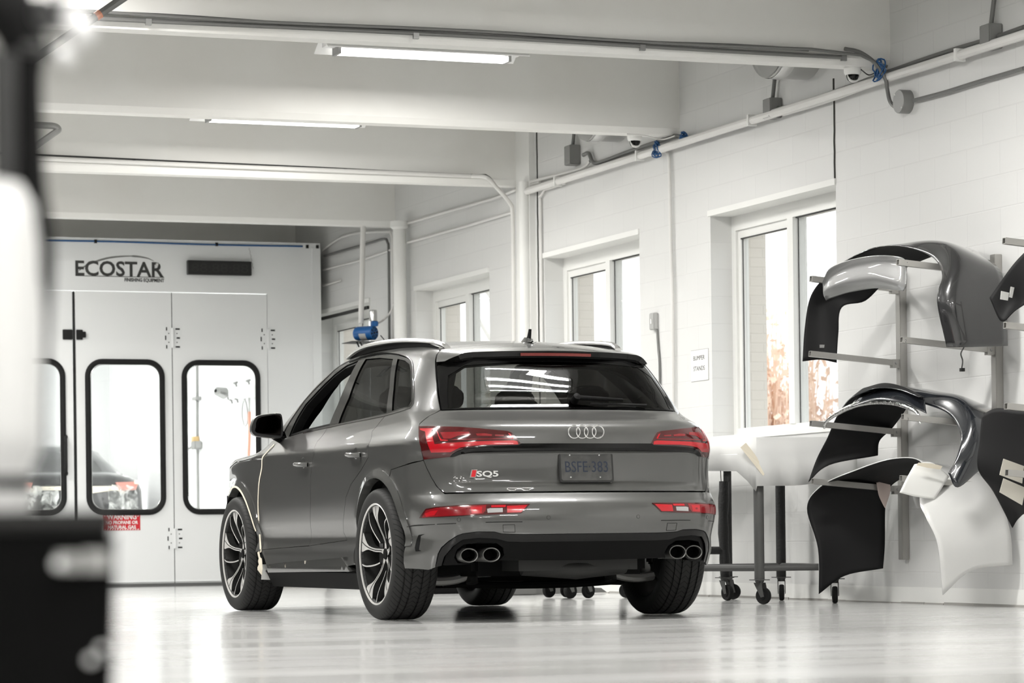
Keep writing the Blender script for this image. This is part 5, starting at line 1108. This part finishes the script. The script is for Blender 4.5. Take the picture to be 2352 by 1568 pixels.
cover('trim_panel', [([(1889, 648), (1906, 616), (1950, 597), (2010, 587), (2064, 590), (2083, 602)], (16.6, 16.5, 16.3, 16.0, 15.75, 15.6)), ([(1890, 658), (1908, 636), (1950, 616), (2010, 604), (2064, 606), (2081, 615)], (16.62, 16.52, 16.32, 16.02, 15.77, 15.62)),
    ([(1891, 676), (1908, 664), (1950, 650), (2010, 643), (2060, 650), (2080, 655)], (16.6, 16.5, 16.3, 16.0, 15.75, 15.6)), ([(1897, 690), (1912, 684), (1950, 672), (2010, 662), (2056, 666), (2074, 668)], (16.66, 16.56, 16.36, 16.06, 15.81, 15.66))], mat('light_grey_panel', (.19, .19, .19), .35, .2, .5), inblk, 'small light grey panel hung on the tips of the topmost arms', cat='panel')
cl_ = MB(); cl_.tube(catmull([ony(2214, 797, 15.33), ony(2207, 812, 15.33), ony(2211, 828, 15.33), ony(2209, 846, 15.33)], 5), .004, 6); tag(cl_.build('sensor_lead', cable, None), 'short black lead dangling from the arched dark grey bumper cover', 'cable')
q = ony(2210, 849, 15.33); MB().bbox(q-Vector((.012, .012, .01)), q+Vector((.012, .012, .01))).build('lead_plug', black, [o for o in COL.objects if o.name == 'sensor_lead'][0])
lb_ = ony(1890, 795, 16.96); MB().bbox(lb_-Vector((.022, .003, .010)), lb_+Vector((.022, .003, .010))).build('part_sticker', mat('grey_sticker', (.35, .35, .34), .5), c1)
c2 = cover('bumper_cover', [([(1856, 1108), (1905, 1068), (2016, 1046)], (17.0, 16.97, 16.9)), ([(1876, 1052), (1930, 1028), (2020, 1012)], (17.0, 16.97, 16.9)), ([(1900, 1005), (1950, 985), (2046, 985)], (16.95, 16.9, 16.85)), ([(1925, 950), (1985, 930), (2070, 955)], (16.8, 16.75, 16.7)),
    ([(1962, 908), (2015, 888), (2100, 915)], 16.5), ([(2030, 896), (2080, 887), (2150, 903)], 16.2), ([(2110, 922), (2150, 898), (2235, 920)], 15.9), ([(2178, 950), (2206, 912), (2290, 945)], 15.6),
    ([(2206, 1000), (2243, 960), (2312, 1000)], (15.42, 15.4, 15.4)), ([(2196, 1052), (2245, 1030), (2296, 1050)], (15.36, 15.33, 15.36)), ([(2178, 1086), (2200, 1119), (2252, 1078)], (15.36, 15.33, 15.36))], blk2, inblk, 'glossy black bumper cover on the middle row of rack arms')
foil = mat('wrapped_chrome_trim', (.75, .75, .74), .12, 1, bump=(45, .9))
fo_ = MB(); pts = catmull([ony(*p, y) for p, y in (((1893, 984), 16.75), ((1898, 968), 16.72), ((1925, 948), 16.6), ((1965, 930), 16.4), ((2010, 922), 16.2), ((2055, 925), 16.0), ((2090, 937), 15.85), ((2108, 950), 15.75), ((2114, 972), 15.7))], 6); fo_.tube(pts, [.006+.012*math.sin(PI*min(1, max(0, i/(len(pts)-1)))) for i in range(len(pts))], 10)
tag(fo_.build('chrome_trim', foil, None, smooth=True), 'film-wrapped chrome trim strip arched across the middle arms', 'trim')
cover('bumper_insert', [([(1958, 912), (2010, 893), (2062, 895), (2110, 912)], (16.45, 16.2, 16.0, 15.75)), ([(1985, 893), (2032, 882), (2078, 892), (2122, 915)], (16.5, 16.25, 16.0, 15.8)), ([(1950, 935), (2010, 918), (2070, 924), (2128, 948)], (16.4, 16.15, 15.9, 15.7))], blk2, inblk, 'black gloss insert lying over the chrome trim strip', cat='panel')
c3 = cover('bumper_cover', [([(1880, 1364), (1940, 1322), (2028, 1305)], (17.0, 16.97, 16.9)), ([(1878, 1260), (1945, 1245), (2032, 1250)], (17.0, 16.97, 16.9)), ([(1853, 1166), (1935, 1160), (2033, 1168)], (17.05, 16.99, 16.92)), ([(1884, 1116), (1960, 1108), (2040, 1122)], (16.9, 16.88, 16.85)),
    ([(1950, 1084), (2005, 1078), (2080, 1092)], 16.55), ([(2050, 1052), (2090, 1060), (2130, 1078)], 16.2), ([(2118, 1062), (2160, 1068), (2215, 1075)], 15.95), ([(2112, 1148), (2190, 1112), (2275, 1104)], (15.62, 15.6, 15.6)),
    ([(2126, 1186), (2212, 1168), (2304, 1162)], (15.48, 15.45, 15.45)), ([(2154, 1250), (2240, 1240), (2322, 1230)], 15.4), ([(2166, 1366), (2232, 1310), (2326, 1297)], 15.4)], wht, inblk, 'white bumper cover with black inside on the lowest arms')
cover('masking_paper', [([(2066, 1131), (2102, 1140), (2146, 1146)], 15.55), ([(2082, 1098), (2125, 1105), (2165, 1118)], 15.56), ([(2100, 1066), (2140, 1062), (2180, 1094)], 15.6)], mat('white_paper', (.78, .78, .76), .7), MATS['white_paper'], 'white masking paper taped on the lowest white bumper cover', thick=.002, cat='paper')
tag(MB().prism([ony(*p, 15.535) for p in ((2105, 1068), (2110, 1062), (2140, 1064), (2165, 1070), (2160, 1078), (2130, 1074))], (0, .001, 0)).build('masking_tape', tape, None), 'torn cream tape along the top of the white masking paper', 'tape')
pa = cover('paper_scrap', [([(2013, 1108), (2030, 1104), (2044, 1103)], 16.78), ([(2018, 1135), (2030, 1130), (2045, 1128)], 16.78), ([(2024, 1150), (2032, 1165), (2034, 1165)], 16.78)], mat('pinkish_paper', (.60, .50, .46), .7), MATS['pinkish_paper'], 'torn pinkish paper scrap on the edge of the white bumper cover', thick=.002, cat='paper')
c4 = cover('bumper_cover', [([(2273, 684), (2300, 738), (2330, 715)], (14.75, 14.7, 14.6)), ([(2300, 645), (2330, 690), (2365, 690)], (14.7, 14.65, 14.5)), ([(2335, 600), (2365, 640), (2400, 650)], (14.6, 14.5, 14.35)), ([(2375, 560), (2400, 600), (2440, 620)], (14.45, 14.35, 14.2))], inblk, inblk, 'black cover end with white stickers at the right edge', cat='bumper')
for L in ([(2300, 668), (2318, 672), (2315, 690), (2298, 687)], [(2322, 658), (2330, 660), (2325, 684), (2318, 682)]): MB().prism([ony(a, b, 14.62) for a, b in L], (0, .003, 0)).build('part_sticker', white, c4)
c5 = cover('bumper_cover', [([(2255, 952), (2290, 937), (2345, 943), (2420, 940)], (14.85, 14.75, 14.6, 14.4)), ([(2250, 1010), (2290, 1010), (2350, 1015), (2420, 1010)], (14.85, 14.75, 14.6, 14.4)), ([(2246, 1076), (2290, 1080), (2350, 1085), (2420, 1080)], (14.85, 14.75, 14.6, 14.4)), ([(2282, 1130), (2310, 1135), (2355, 1140), (2420, 1150)], (14.85, 14.75, 14.6, 14.4)), ([(2325, 1212), (2340, 1190), (2360, 1180), (2420, 1200)], (14.8, 14.75, 14.6, 14.4))], inblk, inblk, 'black cover with two taped cream papers at the right edge', cat='bumper')
for L in ([(2305, 1053), (2352, 1070), (2348, 1110), (2296, 1090)], [(2305, 1098), (2356, 1120), (2348, 1160), (2296, 1130)]): MB().prism([ony(a, b, 14.56) for a, b in L], (0, .003, 0)).build('taped_paper', mat('cream_paper', (.62, .59, .52), .7), c5)
# ================================================================== papered work tables and the padded stand
papm = mat('table_paper', (.70, .70, .69), .65, bump=(4, .35)); padm = mat('black_wrapped_tube', (.022, .022, .022), .7, bump=(60, .5)); fr_ = mat('dark_grey_tube', (.085, .085, .083), .5)
def caster(mb_name, p, parent, rot=0, m=fr_, wr=.055):
    M_ = Matrix.Translation(p) @ Matrix.Rotation(rot, 4, 'Z'); T3 = lambda L: [M_ @ Vector(v) for v in L]
    b = MB(); b.box(M_ @ Vector((0, 0, .158)), (.10, .10, .006)); b.lathe([(.02, .13), (.03, .15), (.03, .156)], M_ @ Vector((0, 0, 0)), (0, 0, 1), 14)
    for s_ in (1, -1): b.prism(T3([(s_*.022, .03, .14), (s_*.022, -.03, .14), (s_*.022, -.05, .05), (s_*.022, -.025, .045)]), M_.to_3x3() @ Vector((.004*s_, 0, 0)))
    c_ = b.build('caster', m, parent)
    ax = M_.to_3x3() @ Vector((1, 0, 0)); MB().lathe([(0, .018), (wr*.45, .018), (wr*.5, .012), (wr*.92, .016), (wr, .008), (wr, -.008), (wr*.92, -.016), (wr*.5, -.012), (wr*.45, -.018), (0, -.018)], M_ @ Vector((0, -.03, wr)), ax, 24).build('caster_wheel', rubber, c_, smooth=True)
    return c_
A = Vector((8.28, 17.32, 0)); B = Vector((8.93, 17.22, 0)); Cc = Vector((8.95, 18.30, 0)); D = Vector((7.80, 18.15, 0)); ZT = 1.075
tb = empty('work_table', A, 0, 'tall wheeled work table draped in white paper by the nearest window', 'table')
m = MB(); m.prism([p+Vector((0, 0, ZT-.03)) for p in (A, B, Cc, D)], (0, 0, .025)); m.build('table_top', fr_, tb)
def off_poly(k): c = (A+B+Cc+D)/4; return [c+(p-c)*(1+k) for p in (A, B, Cc, D)]
legs = [A+Vector((.03, .04, 0)), Vector((8.80, 17.26, 0)), Cc+Vector((-.05, -.05, 0)), D+Vector((.05, 0, 0))]
for p in legs:
    MB().cyl(p+Vector((0, 0, .16)), p+Vector((0, 0, ZT-.03)), .034, 14).build('table_leg', fr_ if p is legs[0] else padm, tb, smooth=True); caster('caster', p, tb, rot=.5 if p is legs[0] else -.4)
m = MB(); zb = .235
for a, b in ((0, 1), (1, 2), (2, 3), (3, 0)): m.cyl(legs[a]+Vector((0, 0, zb)), legs[b]+Vector((0, 0, zb)), .022, 10)
m.build('table_rail', fr_, tb, smooth=True)
pp_ = off_poly(.03); rnd = random.Random(2)
def drape(a, b, zlo, n=14):
    cols_ = []
    for i in range(n+1):
        t = i/n; base = a.lerp(b, t); nrm = Vector(((b-a).y, -(b-a).x, 0)).normalized(); w_ = .010*math.sin(i*1.7+a.x*9)
        cols_.append([base+nrm*(.004)+Vector((0, 0, ZT+.004)), base+nrm*(.010+w_*.3)+Vector((0, 0, ZT-.10)), base+nrm*(.014+w_)+Vector((0, 0, (zlo(t)+ZT)/2)), base+nrm*(.02+w_*1.6)+Vector((0, 0, zlo(t)))])
    return cols_
skirt = drape(pp_[3], pp_[0], lambda t: .90-.04*t-.13*max(0, (t-.86)/.14))+drape(pp_[0], pp_[1], lambda t: .765-.0*t+.04*max(0, (t-.35))*1.2)[0:]
vs = [v for c_ in skirt for v in c_]; n_ = len(skirt); fs = [(i*4+j, i*4+j+1, i*4+4+j+1, i*4+4+j) for i in range(n_-1) for j in range(3)]
k0 = len(vs); vs += [p+Vector((0, 0, ZT+.005)) for p in pp_]; fs.append((k0, k0+1, k0+2, k0+3))
sk = mesh('table_paper', vs, fs, papm, None, True); sk.modifiers.new('t', 'SOLIDIFY').thickness = .003; tag(sk, 'white paper sheet draped over the tall work table, hanging down its front', 'paper'); sk.data.set_sharp_from_angle(angle=math.radians(40))
tp_ = MB(); a, b = pp_[0]+Vector((-.10, .03, ZT-.06)), pp_[0]+Vector((.03, -.03, .83)); tp_.add([a, a+Vector((.035, -.01, .03)), b+Vector((.035, -.0, .03)), b], [(0, 1, 2, 3)]); o = tp_.build('masking_tape', tape, sk); o.modifiers.new('t', 'SOLIDIFY').thickness = .002
t2 = empty('work_table', (8.4, 19.2, 0), 0, 'second papered table half hidden behind the grey car', 'table'); a0, a1 = ony(1560, 1050, 18.75), ony(1704, 1045, 18.75)
MB().bbox((8.32, 18.75, .95), (8.95, 20.1, .985)).build('table_top', papm, t2)
MB().bbox((8.31, 18.74, .895), (8.96, 18.75, .985)).build('table_edge', papm, t2)
for p in (Vector((8.76, 18.80, 0)), Vector((8.42, 19.9, 0)), Vector((8.85, 20.0, 0))):
    MB().cyl(p+Vector((0, 0, .16)), p+Vector((0, 0, .95)), .028, 12).build('table_leg', padm, t2, smooth=True); caster('caster', p, t2, rot=1.0)
st_ = empty('bumper_stand', (8.62, 18.55, 0), 0, 'black foam-wrapped upright stand on a caster between the tables', 'stand')
q = Vector((8.60, 18.52, 0)); MB().tube([q+Vector((.005*math.sin(z*9), 0, z)) for z in np.arange(.16, .85, .06)], [.036+.003*math.sin(z*30) for z in np.arange(.16, .85, .06)], 12).build('padded_post', padm, st_, smooth=True)
MB().cyl(q+Vector((0, 0, .345)), q+Vector((-.55, .10, .35)), .027, 12).build('padded_bar', padm, st_, smooth=True); caster('caster', q, st_, rot=.2)
wr_ = MB().tube(catmull([ony(1655, 1076, 18.6), ony(1657, 1110, 18.6), ony(1664, 1128, 18.6), ony(1672, 1118, 18.6), ony(1672, 1095, 18.6)], 5), .003, 6).build('loose_wire', cable, None); tag(wr_, 'thin black wire looping beside the foam-wrapped stand', 'cable')
# things glimpsed under the car
cs_ = onz(1303, 1376, 0); ct = empty('trolley', (cs_.x, cs_.y, 0), 0, 'small trolley on a pale caster, glimpsed under the car', 'trolley'); c_ = Vector((cs_.x, cs_.y, 0))
MB().bbox((c_.x-.1, c_.y-.1, .17), (c_.x+.22, c_.y+.5, .20)).build('trolley_deck', galv, ct); 
for dx, dy in ((0, 0), (.14, 0), (0, .42), (.14, .42)): caster('caster', c_+Vector((dx, dy, .005)), ct, rot=1.9, m=galv, wr=.055)
c_ = onz(1180, 1366, 0); e = empty('floor_jack', (c_.x, c_.y, 0), 0, 'low grey floor jack lying beyond the car', 'jack'); m = MB(); m.bbox((c_.x-.1, c_.y-.2, .0), (c_.x+.12, c_.y, .10)); m.build('jack_body', galv, e, bevel=.01); m = MB(); m.prism([(c_.x+.1, c_.y-.1, .0), (c_.x+.75, c_.y-.1, .01), (c_.x+.7, c_.y-.1, .045), (c_.x+.1, c_.y-.1, .08)], (0, .12, 0)); m.build('jack_arm', galv, e)
c_ = onz(1000, 1364, 0); o = MB().bbox((c_.x-.15, c_.y, 0), (c_.x+.33, c_.y+.3, .26)).build('storage_box', satin, None, bevel=.01); tag(o, 'dark box on the floor beyond the car', 'box')
c_ = onz(690, 1348, 0); o = MB().box((c_.x, c_.y, .06), (.5, .12, .12)).build('concrete_kerb', mat('old_concrete', (.42, .41, .39), .9, bump=(20, .6)), None, bevel=.015); tag(o, 'worn concrete kerb block on the floor left under the car', 'block')
# ================================================================== out of focus things close to the camera
DZ = 2.0
def n_(px, py, d=DZ): return ond(px, py, d)
fx, fy = RX, FW
base = n_(100, 1568, DZ); bo = onz(100, 1568, 0)
tl_, tr_ = n_(-160, 1180, 2.0), n_(258, 1180, 2.0); c0 = (tl_+tr_)/2; c0.z = 0
blk = mat('matt_black_case', (.002, .002, .002), .7, spec=.08); cab = empty('tool_cabinet', c0, 0, 'blurred black tool case with a grey metal strip in the near foreground', 'case')
ztop = n_(0, 1172, 2.0).z
cr0 = ond(270, 1180, 2.0); ed = ray(270, 1180); ed.z = 0; ed.normalize(); ex = Vector((ed.y, -ed.x, 0)); cr0.z = 0   # near right corner of the case, its side in line with the view
def slab(mb, x0, x1, z0, z1, d0, d1, taper=0):
    P_ = [cr0+ex*x+ed*d+Vector((0, 0, z0)) for (x, d) in ((x0, d0), (x1, d0), (x1, d1), (x0, d1))]
    Q_ = [cr0+ex*(x+(taper if x == x1 else 0))+ed*d+Vector((0, 0, z1)) for (x, d) in ((x0, d0), (x1, d0), (x1, d1), (x0, d1))]
    mb.add(P_+Q_, [(3, 2, 1, 0), (4, 5, 6, 7), (0, 1, 5, 4), (1, 2, 6, 5), (2, 3, 7, 6), (3, 0, 4, 7)]); return mb
def xat(px, d=2.0): return (px-1176)/FPX*d
U_ = 2.0/FPX
slab(MB(), -420*U_, -60*U_, .0, ztop-.014, 0, .28, taper=55*U_).build('case_body', blk, cab, bevel=.004)
slab(MB(), -422*U_, 0, ztop-.014, ztop, -.004, .285).build('case_lid', mat('dark_case_lid', (.018, .018, .017), .5), cab, bevel=.005)
zs = n_(190, 1290, 2.0).z; slab(MB(), -140*U_, -88*U_, zs-.006, zs+.006, -.008, .002).build('metal_strip', mat('dim_metal', (.34, .34, .33), .5), cab); slab(MB(), -80*U_, -16*U_, zs-.006, zs+.0075, -.008, .002).build('metal_strip', MATS['dim_metal'], cab)
kn = mat('white_glint', (.95, .95, .95), .3, 0, 1)  # glint brightness is put into this white colour
for (px, py, r_) in ((132, 1296, .0035), (207, 1516, .003), (232, 1490, .0025)): q = n_(px, py, 1.975); MB().lathe([(0, r_), (r_*.7, r_*.7), (r_, 0), (r_, -.012)], q, -FW, 14).build('knob', kn, cab, smooth=True)  # white knobs stand in for blurred glints on the case
# white canister standing on the case, black hose rising behind it
cc0 = n_(-10, 1172, 2.12); can = MB(); rc = (xat(88, 2.12)-xat(-95, 2.12))/2; zc0 = ztop; zc1 = n_(0, 405, 2.12).z; H_ = zc1-zc0; cen = RX*xat(-4, 2.12)+FW*2.13+Vector((0, 0, zc0))
can.lathe([(0, 0), (rc*.72, 0), (rc*.75, .01), (rc*.72, .03), (rc*.96, .045), (rc*1.0, .06), (rc*1.02, H_*.55), (rc*.99, H_*.8), (rc*.86, H_*.92), (rc*.55, H_*.985), (0, H_)], cen, (0, 0, 1), 40)
o = can.build('canister', mat('white_canister', (.82, .82, .81), .35), None, smooth=True); tag(o, 'blurred white rounded canister standing on the black case', 'canister')
MB().lathe([(rc*.76, .016), (rc*.80, .018), (rc*.80, .024), (rc*.76, .026)], cen, (0, 0, 1), 40).build('canister_band', black, o, smooth=True)
hp = [(102, 1176, .0022), (106, 900, .0022), (110, 720, .003), (107, 620, .006), (92, 530, .010), (66, 430, .0135), (60, 300, .0135), (52, 180, .015), (50, 90, .018), (10, 20, .022), (-120, -40, .022), (-240, -80, .022)]
hq = catmull([tuple(n_(a, b, 2.2))+(r_,) for a, b, r_ in hp], 6)
o = MB().tube([q[:3] for q in hq], [float(q[3]) for q in hq], 16).build('black_hose', mat('matt_black_hose', (.004, .004, .004), .6, spec=.2), None, smooth=True); tag(o, 'blurred thick black hose rising behind the white canister', 'hose')
MB().tube([n_(12, 420, 2.19), n_(8, 120, 2.17)], .0095, 12).build('hose_sleeve', mat('mid_grey_sleeve', (.06, .06, .06), .5), o, smooth=True)
ga = MB(); ga.lathe([(0, .0), (.012, .0), (.014, .02), (.010, .035), (0, .036)], n_(110, 30, 2.1), (RX*.4+UP*-.2-FW).normalized(), 20); o = ga.build('hose_coupling', mat('dark_grey_metal', (.10, .10, .10), .35, .7), None, smooth=True); tag(o, 'blurred dark grey coupling at the top of the black hose', 'fitting')
for (px, py, r_) in ((170, 42, .0100), (186, 66, .0100), (148, 122, .0070)): q = n_(px, py, 2.05); MB().lathe([(0, r_), (r_*.7, r_*.7), (r_, 0), (r_, -.010)], q, -FW, 14).build('glint_bolt', kn, o, smooth=True)  # added heads, coloured white to imitate strong blurred glints
MB().tube([n_(178, 52, 2.06), n_(110, 40, 2.1)], .005, 10).build('coupling_neck', MATS['dark_grey_metal'], o, smooth=True); MB().tube([n_(150, 122, 2.06), n_(60, 110, 2.12)], .004, 10).build('coupling_neck', MATS['dark_grey_metal'], o, smooth=True)
